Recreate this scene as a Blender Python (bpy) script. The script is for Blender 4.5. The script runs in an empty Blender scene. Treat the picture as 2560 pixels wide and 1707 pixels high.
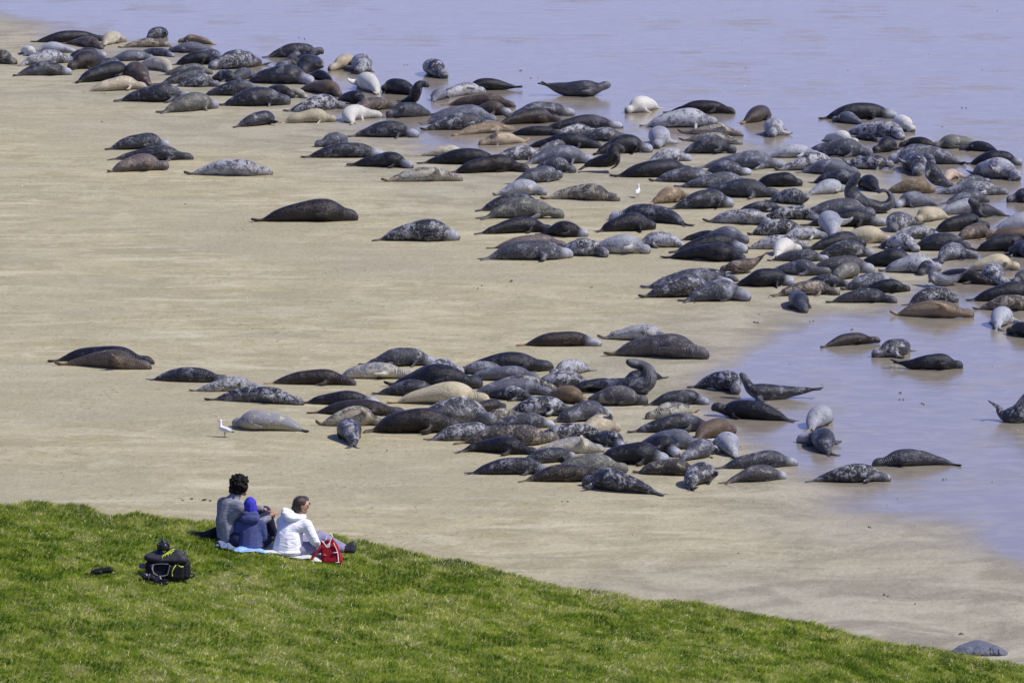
import bpy, bmesh, math, random, re
import numpy as np
from mathutils import Vector, Matrix

random.seed(7)
scene = bpy.context.scene
COL = scene.collection

# ------------------------------------------------------------------ camera, world, sun, exposure
F_PX = 2560 * 200.0 / 36.0
CAM_Z = 21.0
PITCH = math.atan(2303.5 / F_PX)
cam_data = bpy.data.cameras.new('camera')
cam = bpy.data.objects.new('camera', cam_data)
COL.objects.link(cam)
cam.location = (0, 0, CAM_Z)
cam.rotation_euler = (math.pi / 2 - PITCH, 0, 0)
cam_data.lens = 200.0
cam_data.sensor_width = 36.0
cam_data.clip_start = 1.0
cam_data.clip_end = 9000.0
scene.camera = cam

SUN_EL = math.radians(51)
SUN_AZ = math.atan2(-0.27, 0.96)            # direction towards the sun, from +x
world = bpy.data.worlds.new('World')
scene.world = world
world.use_nodes = True
wn = world.node_tree
bg = wn.nodes['Background']
sky = wn.nodes.new('ShaderNodeTexSky')
sky.sky_type = 'NISHITA'
sky.sun_disc = False
sky.sun_elevation = SUN_EL
sky.sun_rotation = math.pi / 2 - SUN_AZ
sky.air_density = 1.0
sky.dust_density = 0.6
sky.ozone_density = 2.5
tint = wn.nodes.new('ShaderNodeMix')              # the lilac cast of the whole sky
tint.data_type = 'RGBA'; tint.blend_type = 'MULTIPLY'; tint.inputs[0].default_value = 1.0
wn.links.new(sky.outputs[0], tint.inputs[6])
tint.inputs[7].default_value = (1.12, 0.99, 1.60, 1)
wn.links.new(tint.outputs[2], bg.inputs[0])
bg.inputs[1].default_value = 0.105

sun_data = bpy.data.lights.new('sun', 'SUN')
sun_data.energy = 4.6
sun_data.angle = math.radians(0.5)
sun_data.color = (1.0, 0.95, 0.87)
sun = bpy.data.objects.new('sun', sun_data)
COL.objects.link(sun)
to_sun = Vector((math.cos(SUN_AZ) * math.cos(SUN_EL), math.sin(SUN_AZ) * math.cos(SUN_EL), math.sin(SUN_EL)))
sun.rotation_euler = to_sun.to_track_quat('Z', 'Y').to_euler()
sun.location = (30, -20, 60)

scene.view_settings.view_transform = 'Standard'
scene.view_settings.look = 'None'
scene.view_settings.gamma = 1.0
scene.view_settings.exposure = 0.0
scene.view_settings.use_curve_mapping = False
scene.render.engine = 'CYCLES'
scene.cycles.max_bounces = 6
scene.cycles.diffuse_bounces = 3
scene.cycles.glossy_bounces = 3
scene.cycles.transparent_max_bounces = 6

# ------------------------------------------------------------------ helpers
CP, SP = math.cos(PITCH), math.sin(PITCH)


def ray(u, v):
    a = (u - 1280.0) / F_PX
    b = -(v - 853.5) / F_PX
    return np.array([a, CP + b * SP, -SP + b * CP])


def ground(u, v, z=0.0):
    d = ray(u, v)
    t = (CAM_Z - z) / -d[2]
    return np.array([d[0] * t, d[1] * t, z])


def to_px(x, y, z):
    dz = z - CAM_Z
    depth = y * CP - dz * SP
    up = y * SP + dz * CP
    return 1280 + F_PX * x / depth, 853.5 - F_PX * up / depth


def mpp(v):
    """metres per source pixel on the beach at image row v"""
    p = ground(1280, v)
    return (p[1] * CP + CAM_Z * SP) / F_PX


def _hash(ix, iy, seed):
    h = (ix.astype(np.int64) * 374761393 + iy.astype(np.int64) * 668265263 + seed * 1442695) & 0xFFFFFFFF
    h = ((h ^ (h >> 13)) * 1274126177) & 0xFFFFFFFF
    return ((h ^ (h >> 16)) & 0xFFFFFF) / float(0xFFFFFF)


def vnoise(x, y, seed=0):
    x = np.asarray(x, float); y = np.asarray(y, float)
    ix = np.floor(x); iy = np.floor(y)
    fx = x - ix; fy = y - iy
    fx = fx * fx * (3 - 2 * fx); fy = fy * fy * (3 - 2 * fy)
    a = _hash(ix, iy, seed); b = _hash(ix + 1, iy, seed)
    c = _hash(ix, iy + 1, seed); d = _hash(ix + 1, iy + 1, seed)
    return (a * (1 - fx) + b * fx) * (1 - fy) + (c * (1 - fx) + d * fx) * fy


def fbm(x, y, seed=0, octv=3):
    r = 0; a = 0.5; t = 0
    for i in range(octv):
        r = r + a * vnoise(x * 2 ** i, y * 2 ** i, seed + i * 17); t += a; a *= 0.5
    return r / t


def sstep(a, b, x):
    t = np.clip((x - a) / (b - a), 0, 1)
    return t * t * (3 - 2 * t)


def tag(o, label=None, cat=None, group=None, kind=None):
    if label: o['label'] = label
    if cat: o['category'] = cat
    if group: o['group'] = group
    if kind: o['kind'] = kind
    return o


def link(name, mesh, parent=None, mats=(), smooth=True):
    o = bpy.data.objects.new(name, mesh)
    COL.objects.link(o)
    if parent is not None: o.parent = parent
    for m in mats:
        mesh.materials.append(m)
    if smooth and len(mesh.polygons):
        mesh.polygons.foreach_set('use_smooth', [True] * len(mesh.polygons))
    return o


def empty(name, loc, rz=0.0):
    o = bpy.data.objects.new(name, None)
    COL.objects.link(o)
    o.location = loc
    o.rotation_euler = (0, 0, rz)
    o.empty_display_size = 0.1
    return o


class Nodes:
    def __init__(self, name):
        self.m = bpy.data.materials.new(name)
        self.m.use_nodes = True
        self.t = self.m.node_tree
        self.b = self.t.nodes['Principled BSDF']

    def n(self, typ, **kw):
        nd = self.t.nodes.new(typ)
        for k, v in kw.items():
            setattr(nd, k, v)
        return nd

    def l(self, a, b):
        self.t.links.new(a, b)

    def val(self, sock, v):
        if hasattr(v, 'is_output') or isinstance(v, bpy.types.NodeSocket):
            self.l(v, sock)
        else:
            sock.default_value = v

    def math(self, op, a, b=None, clamp=False):
        nd = self.n('ShaderNodeMath', operation=op, use_clamp=clamp)
        self.val(nd.inputs[0], a)
        if b is not None: self.val(nd.inputs[1], b)
        return nd.outputs[0]

    def mix(self, fac, a, b, blend='MIX'):
        nd = self.n('ShaderNodeMix', data_type='RGBA', blend_type=blend)
        self.val(nd.inputs[0], fac)
        self.val(nd.inputs[6], a if not isinstance(a, tuple) else (*a[:3], 1))
        self.val(nd.inputs[7], b if not isinstance(b, tuple) else (*b[:3], 1))
        return nd.outputs[2]

    def noise(self, vec, scale, detail=2, rough=0.5, dist=0.0):
        nd = self.n('ShaderNodeTexNoise')
        if vec is not None: self.l(vec, nd.inputs['Vector'])
        nd.inputs['Scale'].default_value = scale
        nd.inputs['Detail'].default_value = detail
        nd.inputs['Roughness'].default_value = rough
        nd.inputs['Distortion'].default_value = dist
        return nd.outputs[0]

    def mapping(self, vec, scale=(1, 1, 1), rot=(0, 0, 0), loc=(0, 0, 0)):
        nd = self.n('ShaderNodeMapping')
        self.l(vec, nd.inputs[0])
        nd.inputs[1].default_value = loc
        nd.inputs[2].default_value = rot
        nd.inputs[3].default_value = scale
        return nd.outputs[0]

    def remap(self, v, a, b, c=0.0, d=1.0):
        nd = self.n('ShaderNodeMapRange', interpolation_type='SMOOTHSTEP')
        self.l(v, nd.inputs[0])
        for i, q in enumerate((a, b, c, d)):
            nd.inputs[i + 1].default_value = q
        return nd.outputs[0]

    def bump(self, h, strength, dist):
        nd = self.n('ShaderNodeBump')
        nd.inputs['Strength'].default_value = strength
        nd.inputs['Distance'].default_value = dist
        self.l(h, nd.inputs['Height'])
        self.l(nd.outputs[0], self.b.inputs['Normal'])
        return nd


def simple(name, c1, c2=None, scale=20, rough=0.7, bump=0.0, bscale=60, stretch=(1, 1, 1), metal=0.0, detail=3, spec=0.4, bdist=0.01):
    k = Nodes(name)
    co = k.n('ShaderNodeTexCoord').outputs['Object']
    v = k.mapping(co, stretch)
    if c2 is None: c2 = tuple(x * 0.75 for x in c1)
    f = k.remap(k.noise(v, scale, detail), 0.35, 0.65)
    k.l(k.mix(f, c1, c2), k.b.inputs['Base Color'])
    k.b.inputs['Roughness'].default_value = rough
    k.b.inputs['Metallic'].default_value = metal
    k.b.inputs['Specular IOR Level'].default_value = spec
    if bump:
        k.bump(k.noise(v, bscale, 3), bump, bdist)
    return k.m


def hull_mesh(name, shapes, voxel=0.012, smooth=2, sm_fac=0.5):
    """each shape is a list of balls ((x,y,z), r or (rx,ry,rz)); each becomes their convex hull; all are fused into one skin"""
    bm = bmesh.new()
    for sh in shapes:
        b2 = bmesh.new()
        for c, r in sh:
            if not isinstance(r, tuple): r = (r, r, r)
            ret = bmesh.ops.create_icosphere(b2, subdivisions=2, radius=1.0)
            for v in ret['verts']:
                v.co = Vector((v.co.x * r[0] + c[0], v.co.y * r[1] + c[1], v.co.z * r[2] + c[2]))
        h = bmesh.ops.convex_hull(b2, input=b2.verts)
        junk = list({g for g in h['geom_interior'] + h['geom_unused'] if isinstance(g, bmesh.types.BMVert)})
        bmesh.ops.delete(b2, geom=junk, context='VERTS')
        bmesh.ops.recalc_face_normals(b2, faces=b2.faces)
        tmp = bpy.data.meshes.new('tmp')
        b2.to_mesh(tmp); b2.free()
        bm.from_mesh(tmp)
        bpy.data.meshes.remove(tmp)
    me = bpy.data.meshes.new('tmp_' + name)
    bm.to_mesh(me); bm.free()
    o = bpy.data.objects.new('tmp_' + name, me)
    COL.objects.link(o)
    md = o.modifiers.new('r', 'REMESH'); md.mode = 'VOXEL'; md.voxel_size = voxel; md.use_smooth_shade = True
    if smooth:
        ms = o.modifiers.new('s', 'SMOOTH'); ms.iterations = smooth; ms.factor = sm_fac
    dg = bpy.context.evaluated_depsgraph_get()
    out = bpy.data.meshes.new_from_object(o.evaluated_get(dg))
    out.name = name
    bpy.data.objects.remove(o); bpy.data.meshes.remove(me)
    return out


def tube_mesh(name, pts, rad, seg=8, flat=1.0):
    """a bent tube or strap along pts; rad is a number or a list; flat<1 squashes it in z"""
    n = len(pts)
    P = [Vector(p) for p in pts]
    vs = []; fs = []
    for i in range(n):
        t = (P[min(i + 1, n - 1)] - P[max(i - 1, 0)]).normalized()
        a = t.cross(Vector((0, 0, 1)))
        if a.length < 1e-3: a = Vector((1, 0, 0))
        a.normalize(); b = t.cross(a).normalized()
        r = rad[i] if isinstance(rad, (list, tuple)) else rad
        for k in range(seg):
            q = 2 * math.pi * k / seg
            vs.append(P[i] + a * math.cos(q) * r + b * math.sin(q) * r * flat)
    for i in range(n - 1):
        for k in range(seg):
            fs.append((i * seg + k, i * seg + (k + 1) % seg, (i + 1) * seg + (k + 1) % seg, (i + 1) * seg + k))
    fs.append(tuple(range(seg))[::-1]); fs.append(tuple(range((n - 1) * seg, n * seg)))
    me = bpy.data.meshes.new(name)
    me.from_pydata([tuple(v) for v in vs], [], fs)
    me.update()
    return me


def curve_pts(pts, n=16):
    """Catmull-Rom through pts"""
    P = [np.array(p, float) for p in pts]
    P = [2 * P[0] - P[1]] + P + [2 * P[-1] - P[-2]]
    out = []
    for i in range(1, len(P) - 2):
        m = max(2, n // (len(P) - 3))
        for j in range(m):
            t = j / m
            a, b, c, d = P[i - 1], P[i], P[i + 1], P[i + 2]
            out.append(0.5 * ((2 * b) + (-a + c) * t + (2 * a - 5 * b + 4 * c - d) * t * t + (-a + 3 * b - 3 * c + d) * t ** 3))
    out.append(P[-2])
    return [tuple(p) for p in out]


# ------------------------------------------------------------------ the beach
# outline (source pixels) between damp sand and the sheet of water that lies on it
WET_UP = [(-90000, -1350), (-12000, -800), (-2500, -230), (-400, 10), (0, 40), (60, 62), (120, 82), (240, 110), (500, 150), (640, 190), (740, 215), (800, 262), (850, 290), (960, 322),
          (1060, 350), (1180, 372), (1300, 372), (1450, 345), (1560, 352), (1680, 362), (1800, 372), (1950, 400), (2080, 415),
          (2200, 450), (2280, 480), (2400, 530), (2440, 600), (2360, 690), (2250, 770), (2080, 790), (1960, 830), (1860, 880),
          (1760, 930), (1730, 990), (1790, 1060), (1930, 1130), (2030, 1210), (2130, 1275), (2300, 1320), (2450, 1370), (2640, 1430), (3400, 1540), (6000, 1700), (20000, 2400), (90000, 5000)]


def px_dist_to_line(u, v, poly):
    """signed distance (pixels, rows weighted) to the wet outline; positive on the wet side"""
    d = np.full(u.shape, 1e9)
    W = 2.2
    for (x0, y0), (x1, y1) in zip(poly[:-1], poly[1:]):
        ax, ay, bx, by = x0, y0 * W, x1, y1 * W
        dx, dy = bx - ax, by - ay
        t = np.clip(((u - ax) * dx + (v * W - ay) * dy) / (dx * dx + dy * dy), 0, 1)
        d = np.minimum(d, np.hypot(u - ax - t * dx, v * W - ay - t * dy))
    # inside test: polygon closed over the top right
    P = poly + [(90000, -9000), (-90000, -9000)]
    inside = np.zeros(u.shape, bool)
    j = len(P) - 1
    for i in range(len(P)):
        xi, yi = P[i]; xj, yj = P[j]
        c = ((yi > v) != (yj > v)) & (u < (xj - xi) * (v - yi) / (yj - yi + 1e-9) + xi)
        inside ^= c
        j = i
    return np.where(inside, d, -d)


def build_beach():
    xs = np.concatenate([-np.geomspace(2500, 22, 26), np.arange(-21.5, 21.6, 0.22), np.geomspace(22, 2500, 26)])
    ys = np.concatenate([[-60, -20, 20, 50, 70, 84], np.arange(90, 215, 0.35), np.geomspace(216, 7000, 34)])
    X, Y = np.meshgrid(xs, ys)
    Z = (fbm(X * 0.35, Y * 0.12, 5) - 0.5) * 0.05 + (fbm(X * 1.1, Y * 0.6, 9) - 0.5) * 0.018
    far = sstep(20, 26, np.abs(X)) + sstep(205, 230, Y)
    Z = Z * (1 - np.clip(far, 0, 1))
    U, V = to_px(X, np.maximum(Y, 60), 0 * X)
    un = U + (fbm(X * 0.5, Y * 0.15, 31) - 0.5) * 130
    vn = V + (fbm(X * 0.45 + 40, Y * 0.14, 33) - 0.5) * 62
    D = px_dist_to_line(un, vn, WET_UP)
    wet = sstep(-170, 105, D)
    wet *= 0.78 + 0.22 * sstep(0.3, 0.55, fbm(X * 0.6, Y * 0.2, 77))
    damp = sstep(-560, 60, D)
    Z *= (1 - 0.9 * wet)
    low = sstep(1280, 1500, V) * sstep(900, 2000, U)
    damp = np.maximum(damp, 1.0 * low)
    ny, nx = X.shape
    co = np.stack([X, Y, Z], -1).reshape(-1, 3)
    idx = np.arange(nx * ny).reshape(ny, nx)
    q = np.stack([idx[:-1, :-1], idx[:-1, 1:], idx[1:, 1:], idx[1:, :-1]], -1).reshape(-1, 4)
    me = bpy.data.meshes.new('beach')
    me.from_pydata(co.tolist(), [], q.tolist())
    for nm, arr in (('wet', wet), ('damp', damp)):
        a = me.attributes.new(nm, 'FLOAT', 'POINT')
        a.data.foreach_set('value', arr.reshape(-1).astype(np.float32))
    k = Nodes('beach_sand')
    pos = k.n('ShaderNodeNewGeometry').outputs['Position']
    wetn = k.n('ShaderNodeAttribute', attribute_name='wet').outputs['Fac']
    dampn = k.n('ShaderNodeAttribute', attribute_name='damp').outputs['Fac']
    m1 = k.mapping(pos, (0.55, 0.70, 1), (0, 0, 0.10))
    m2 = k.mapping(pos, (1.3, 2.0, 1), (0, 0, -0.10))
    m3 = k.mapping(pos, (3.2, 3.0, 1), (0, 0, 0.3))
    streak = k.noise(m1, 1.0, 5, 0.62, 0.9)
    streak2 = k.noise(m2, 1.0, 4, 0.6, 0.6)
    fine = k.noise(m3, 1.6, 5, 0.65, 0.3)
    big = k.noise(pos, 0.11, 4)
    dry = k.mix(k.remap(streak, 0.36, 0.62), SAND_A, SAND_B)
    dry = k.mix(k.remap(streak2, 0.5, 0.72, 0, 0.6), dry, SAND_C)
    drag = k.noise(k.mapping(pos, (0.26, 1.0, 1), (0, 0, 0.06)), 1.0, 5, 0.60, 0.9)
    dry = k.mix(k.remap(drag, 0.52, 0.68, 0, 0.70), dry, SAND_C)
    dry = k.mix(k.remap(drag, 0.47, 0.34, 0, 0.60), dry, SAND_D2)
    dry = k.mix(k.remap(big, 0.42, 0.62, 0, 0.60), dry, SAND_D)
    # scuffs and small marks
    spots = k.remap(fine, 0.57, 0.665, 0, 0.9)
    trod = k.remap(k.noise(k.mapping(pos, (0.22, 0.30, 1), (0, 0, 0.5)), 1.0, 4, 0.6, 1.2), 0.44, 0.62)
    dry = k.mix(k.math('MULTIPLY', spots, k.math('ADD', 0.25, k.math('MULTIPLY', trod, 0.75))), dry, SAND_MARK)
    dry = k.mix(k.remap(k.noise(m3, 2.1, 3, 0.6), 0.62, 0.74, 0, 0.28), dry, SAND_C)
    dampc = k.mix(k.remap(streak, 0.35, 0.65), SAND_DAMP, SAND_DAMP2)
    c = k.mix(k.math('MULTIPLY', dampn, 0.80), dry, dampc)
    wetc = k.mix(k.remap(streak2, 0.4, 0.65), SAND_WET, SAND_WET2)
    # wind and drag lines in the film of water break up its edge
    wl = k.noise(k.mapping(pos, (0.22, 0.8, 1), (0, 0, 0.10)), 1.0, 5, 0.65, 0.8)
    w2 = k.math('ADD', wetn, k.math('MULTIPLY', k.math('SUBTRACT', wl, 0.5), 0.9))
    wf = k.remap(w2, 0.12, 0.92)
    c = k.mix(wf, c, wetc)
    k.l(c, k.b.inputs['Base Color'])
    r = k.n('ShaderNodeMapRange'); k.l(wf, r.inputs[0])
    r.inputs[3].default_value = 0.80; r.inputs[4].default_value = 0.13
    rr = k.math('ADD', r.outputs[0], k.math('MULTIPLY', k.math('SUBTRACT', fine, 0.5), 0.12))
    k.l(rr, k.b.inputs['Roughness'])
    k.b.inputs['IOR'].default_value = 1.5
    sp = k.n('ShaderNodeMapRange'); k.l(wf, sp.inputs[0]); sp.inputs[3].default_value = 0.12; sp.inputs[4].default_value = 0.64
    film = k.noise(k.mapping(pos, (0.07, 0.34, 1), (0, 0, 0.05)), 1.0, 7, 0.68, 0.8)
    k.l(k.math('MULTIPLY', sp.outputs[0], k.remap(film, 0.34, 0.64, 0.42, 1.22)), k.b.inputs['Specular IOR Level'])
    bh = k.math('ADD', k.math('MULTIPLY', streak2, 0.6), fine)
    bp = k.bump(k.math('ADD', bh, k.math('MULTIPLY', drag, 0.5)), 1.0, 0.045)
    bs = k.n('ShaderNodeMapRange'); k.l(wf, bs.inputs[0]); bs.inputs[3].default_value = 1.0; bs.inputs[4].default_value = 0.10
    k.l(bs.outputs[0], bp.inputs['Strength'])
    o = link('beach', me, None, [k.m])
    tag(o, 'flat tidal sand, dry and scuffed at left, bluish under a film of water at right', 'beach', kind='structure')


SAND_A = (0.322, 0.285, 0.162); SAND_B = (0.402, 0.360, 0.213); SAND_C = (0.51, 0.466, 0.310); SAND_D = (0.335, 0.304, 0.200)
SAND_MARK = (0.225, 0.200, 0.095); SAND_D2 = (0.30, 0.272, 0.175)
SAND_DAMP = (0.225, 0.208, 0.155); SAND_DAMP2 = (0.365, 0.340, 0.250)
SAND_WET = (0.235, 0.205, 0.150); SAND_WET2 = (0.285, 0.25, 0.185)
build_beach()

# ------------------------------------------------------------------ the grassy hillside
CREST = [(-900, 1150), (-300, 1232), (0, 1264), (80, 1256), (210, 1264), (240, 1276), (270, 1286), (330, 1281), (430, 1289), (480, 1303), (540, 1306),
         (700, 1322), (780, 1329), (880, 1346), (960, 1364), (1100, 1397), (1280, 1437), (1450, 1468), (1600, 1494), (1700, 1499), (1790, 1512),
         (1883, 1528), (1980, 1545), (2047, 1560), (2139, 1590), (2248, 1612), (2376, 1628), (2468, 1648), (2560, 1656), (2900, 1712), (3600, 1830)]
_d = ray(567, 1361)
P0 = np.array([0, 0, CAM_Z]) + _d * 68.0 / np.linalg.norm(_d)
SLX = 0.165


def plane_hit(u, v):
    d = ray(u, v)
    # z = P0z - SLX (x - P0x)
    t = (P0[2] + SLX * P0[0] - CAM_Z) / (d[2] + SLX * d[0])
    return np.array([d[0] * t, d[1] * t, CAM_Z + d[2] * t])


_c = np.array([plane_hit(u, v + 7) for u, v in CREST])
CX, CY = _c[:, 0], _c[:, 1]


def crest_y(x):
    return np.interp(x, CX, CY)


def hill_z(x, y):
    x = np.asarray(x, float); y = np.asarray(y, float)
    z = P0[2] - SLX * (x - P0[0])
    t = np.maximum(y - crest_y(x), 0)
    z = z - np.where(t < 0.9, t * t / 1.6, 0.506 + (t - 0.9) * 1.12)
    near = sstep(52, 30, y)
    z = z + near * 0.3
    z = z + (fbm(x * 0.9, y * 0.7, 3) - 0.5) * 0.10 + (fbm(x * 3.1, y * 2.7, 4) - 0.5) * 0.09 - 0.015
    return np.maximum(z, -0.6)


def on_hill(u, v):
    """point of the hillside seen at source pixel u, v"""
    d = ray(u, v); p = plane_hit(u, v)
    lo, hi = p[1] - 3.0, p[1] + 3.0
    for q in np.arange(lo, hi, 0.05):            # march away from the camera to the first crossing
        t = q / d[1]
        if CAM_Z + d[2] * t <= hill_z(d[0] * t, q):
            lo, hi = q - 0.05, q
            break
    for _ in range(20):
        m = (lo + hi) / 2; t = m / d[1]
        z = CAM_Z + d[2] * t
        if z > hill_z(d[0] * t, m): lo = m
        else: hi = m
    t = lo / d[1]
    return Vector((d[0] * t, lo, float(hill_z(d[0] * t, lo))))


def build_hill():
    xs = np.concatenate([np.linspace(-60, -8.5, 26), np.arange(-8.3, 8.5, 0.09), np.linspace(8.7, 60, 26)])
    ts = np.concatenate([np.linspace(-40, -13, 14), np.arange(-12.8, 1.6, 0.09), np.linspace(1.8, 12, 14)])
    X, T = np.meshgrid(xs, ts)
    Y = crest_y(X) + T
    Z = hill_z(X, Y)
    ny, nx = X.shape
    co = np.stack([X, Y, Z], -1).reshape(-1, 3)
    idx = np.arange(nx * ny).reshape(ny, nx)
    q = np.stack([idx[:-1, :-1], idx[:-1, 1:], idx[1:, 1:], idx[1:, :-1]], -1).reshape(-1, 4)
    me = bpy.data.meshes.new('grassy_hillside')
    me.from_pydata(co.tolist(), [], q.tolist())
    k = Nodes('turf')
    pos = k.n('ShaderNodeNewGeometry').outputs['Position']
    f = k.remap(k.noise(pos, 2.2, 4, 0.6), 0.35, 0.65)
    g = k.mix(f, (0.075, 0.105, 0.012), (0.150, 0.175, 0.030))
    g = k.mix(k.remap(k.noise(pos, 14, 3), 0.55, 0.75, 0, 0.5), g, (0.12, 0.10, 0.04))
    k.l(g, k.b.inputs['Base Color'])
    k.b.inputs['Roughness'].default_value = 0.95
    k.b.inputs['Specular IOR Level'].default_value = 0.1
    k.bump(k.noise(pos, 30, 4), 0.8, 0.03)
    o = link('grassy_hillside', me, None, [k.m])
    tag(o, 'bright green slope above the beach', 'hillside', kind='structure')


build_hill()


def build_grass(n=640000):
    rng = np.random.default_rng(11)
    x = rng.uniform(-9.3, 9.3, n)
    t = -12.2 * rng.uniform(0, 1, n) ** 1.12 + 0.55
    y = crest_y(x) + t
    u, v = to_px(x, y, hill_z(x, y))
    keep = (v < 1760) & (u > -330) & (u < 2900)
    side = (u < -40) | (u > 2600)
    keep &= ~(side & (rng.uniform(0, 1, n) < 0.5))
    x, y, t = x[keep], y[keep], t[keep]
    n = len(x)
    # clumping: pull blades towards tuft centres
    cell = 0.060
    cx = np.floor(x / cell); cy = np.floor(y / cell)
    jx = (cx + _hash(cx, cy, 5)) * cell; jy = (cy + _hash(cx, cy, 6)) * cell
    pull = 0.25
    x = x + (jx - x) * pull; y = y + (jy - y) * pull
    z = hill_z(x, y)
    lush = fbm(x * 0.8, y * 0.55, 41, 3)
    patch = 0.62 * fbm(x * 1.5, y * 1.3, 42, 4) + 0.38 * fbm(x * 4.2, y * 3.6, 44, 3)
    small = fbm(x * 6, y * 5, 43, 2)
    edge = sstep(-0.9, 0.1, t)
    straw_f = np.clip(sstep(0.54, 0.68, patch) * 0.6 + sstep(0.60, 0.78, small) * 0.55 + edge * 0.22 + 0.10, 0, 0.95)
    # two bleached tufts seen on the slope
    for (uu, vv, rr) in ((640, 1460, 0.28), (560, 1466, 0.2), (185, 1672, 0.2), (375, 1695, 0.3), (2040, 1668, 0.25), (2035, 1562, 0.22), (215, 1350, 0.2), (170, 1405, 0.2), (1500, 1500, 0.3), (2130, 1588, 0.15)):
        p = on_hill(uu, vv)
        dd = np.hypot((x - p.x), (y - p.y) * 0.6)
        straw_f = np.maximum(straw_f, 0.9 * sstep(rr, rr * 0.4, dd))
    straw = rng.uniform(0, 1, n) < straw_f * 0.50
    h = rng.uniform(0.020, 0.046, n) * (0.70 + 0.8 * lush)
    h = np.where(straw, rng.uniform(0.026, 0.060, n), h)
    h = h * (0.7 + 0.6 * _hash(cx, cy, 8)) * (1 + 0.35 * edge)
    wdt = np.where(straw, rng.uniform(0.0024, 0.0044, n), rng.uniform(0.003, 0.0052, n))
    az = rng.uniform(0, 2 * math.pi, n)
    lean_dir = np.stack([np.cos(az), np.sin(az)], -1) * 0.55 + np.array([0.35, -0.15])
    clump_dir = np.stack([np.cos(_hash(cx, cy, 9) * 6.28), np.sin(_hash(cx, cy, 9) * 6.28)], -1) * 0.45
    lean = (lean_dir + clump_dir) * np.where(straw, rng.uniform(1.0, 2.2, n), rng.uniform(0.6, 1.9, n))[:, None]
    wa = rng.uniform(0, math.pi, n)
    wx, wy = np.cos(wa) * wdt, np.sin(wa) * wdt
    base = np.stack([x, y, z - 0.006], -1)
    up = np.zeros((n, 3)); up[:, 2] = h
    L3 = np.zeros((n, 3)); L3[:, :2] = lean * h[:, None]
    W = np.stack([wx, wy, 0 * wx], -1)
    mid = base + up * 0.62 + L3 * 0.30
    tip = base + up * np.where(straw, 0.75, 0.95)[:, None] + L3 * 1.0
    V = np.stack([base - W, base + W, mid + W * 0.8, mid - W * 0.8, tip], 1).reshape(-1, 3)
    b = np.arange(n) * 5
    me = bpy.data.meshes.new('grass')
    me.vertices.add(n * 5); me.vertices.foreach_set('co', V.astype(np.float32).ravel())
    loops = np.stack([b, b + 1, b + 2, b + 3, b + 3, b + 2, b + 4], 1).ravel()
    me.loops.add(n * 7); me.loops.foreach_set('vertex_index', loops.astype(np.int32))
    starts = np.stack([np.arange(n) * 7, np.arange(n) * 7 + 4], 1).ravel()
    me.polygons.add(n * 2); me.polygons.foreach_set('loop_start', starts.astype(np.int32))
    me.update(); me.validate()
    # blade colour: the blade's own kind, lush green, yellow green or straw
    r = rng.uniform(0, 1, n)
    greenA = np.array([0.055, 0.140, 0.004]); greenB = np.array([0.310, 0.450, 0.016]); yel = np.array([0.72, 0.68, 0.12]); st = np.array([0.90, 0.83, 0.45])
    mixv = np.clip(0.45 * r + 1.7 * (patch - 0.40) + 1.5 * (small - 0.5) + 0.5 * (fbm(x * 2.3, y * 1.8, 57, 3) - 0.5) + 0.15, 0, 1)[:, None]
    c = greenA * (1 - mixv) + greenB * mixv
    yy = (np.clip(straw_f * 1.0 + 0.5 * (small - 0.5) + 0.1 * r, 0, 0.75) * rng.uniform(0.2, 1, n))[:, None]
    c = c * (1 - yy) + yel * yy
    c = np.where(straw[:, None], st * rng.uniform(0.55, 1.05, n)[:, None], c)
    c = c * rng.uniform(0.8, 1.15, n)[:, None]
    ca = np.ones((n, 5, 4)); ca[:, :, :3] = c[:, None, :]
    a = me.color_attributes.new('blade_colour', 'FLOAT_COLOR', 'POINT')
    a.data.foreach_set('color', ca.astype(np.float32).ravel())
    k = Nodes('grass_blade')
    col = k.n('ShaderNodeAttribute', attribute_name='blade_colour').outputs['Color']
    k.l(col, k.b.inputs['Base Color'])
    k.b.inputs['Roughness'].default_value = 0.55
    k.b.inputs['Specular IOR Level'].default_value = 0.12
    tr = k.n('ShaderNodeBsdfTranslucent'); k.l(col, tr.inputs[0])
    mx = k.n('ShaderNodeMixShader'); mx.inputs[0].default_value = 0.42
    k.l(k.b.outputs[0], mx.inputs[1]); k.l(tr.outputs[0], mx.inputs[2])
    k.l(mx.outputs[0], k.t.nodes['Material Output'].inputs[0])
    o = link('grass', me, None, [k.m], smooth=False)
    tag(o, 'short windblown grass with straw coloured tufts covering the slope', 'grass', kind='stuff')


build_grass()

# ------------------------------------------------------------------ seals
TILES = {'s': (0, 0, 1.0), 'A': (0, 60, 4.704), 'C': (900, 140, 4.704), 'D': (220, 250, 3.36), 'E': (740, 290, 4.704), 'F': (1140, 230, 4.704),
         'G': (1600, 230, 4.704), 'H': (2060, 230, 4.704), 'I': (1160, 540, 4.704), 'J': (1600, 540, 4.704), 'J2': (2060, 540, 4.704),
         'L': (100, 820, 3.36), 'M': (640, 840, 4.704), 'N': (1080, 800, 4.704), 'O': (1540, 780, 4.704), 'P': (1980, 780, 4.055),
         'Q': (1120, 1020, 3.92), 'R': (1540, 1020, 4.704), 'S': (1980, 1060, 4.055)}
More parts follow.
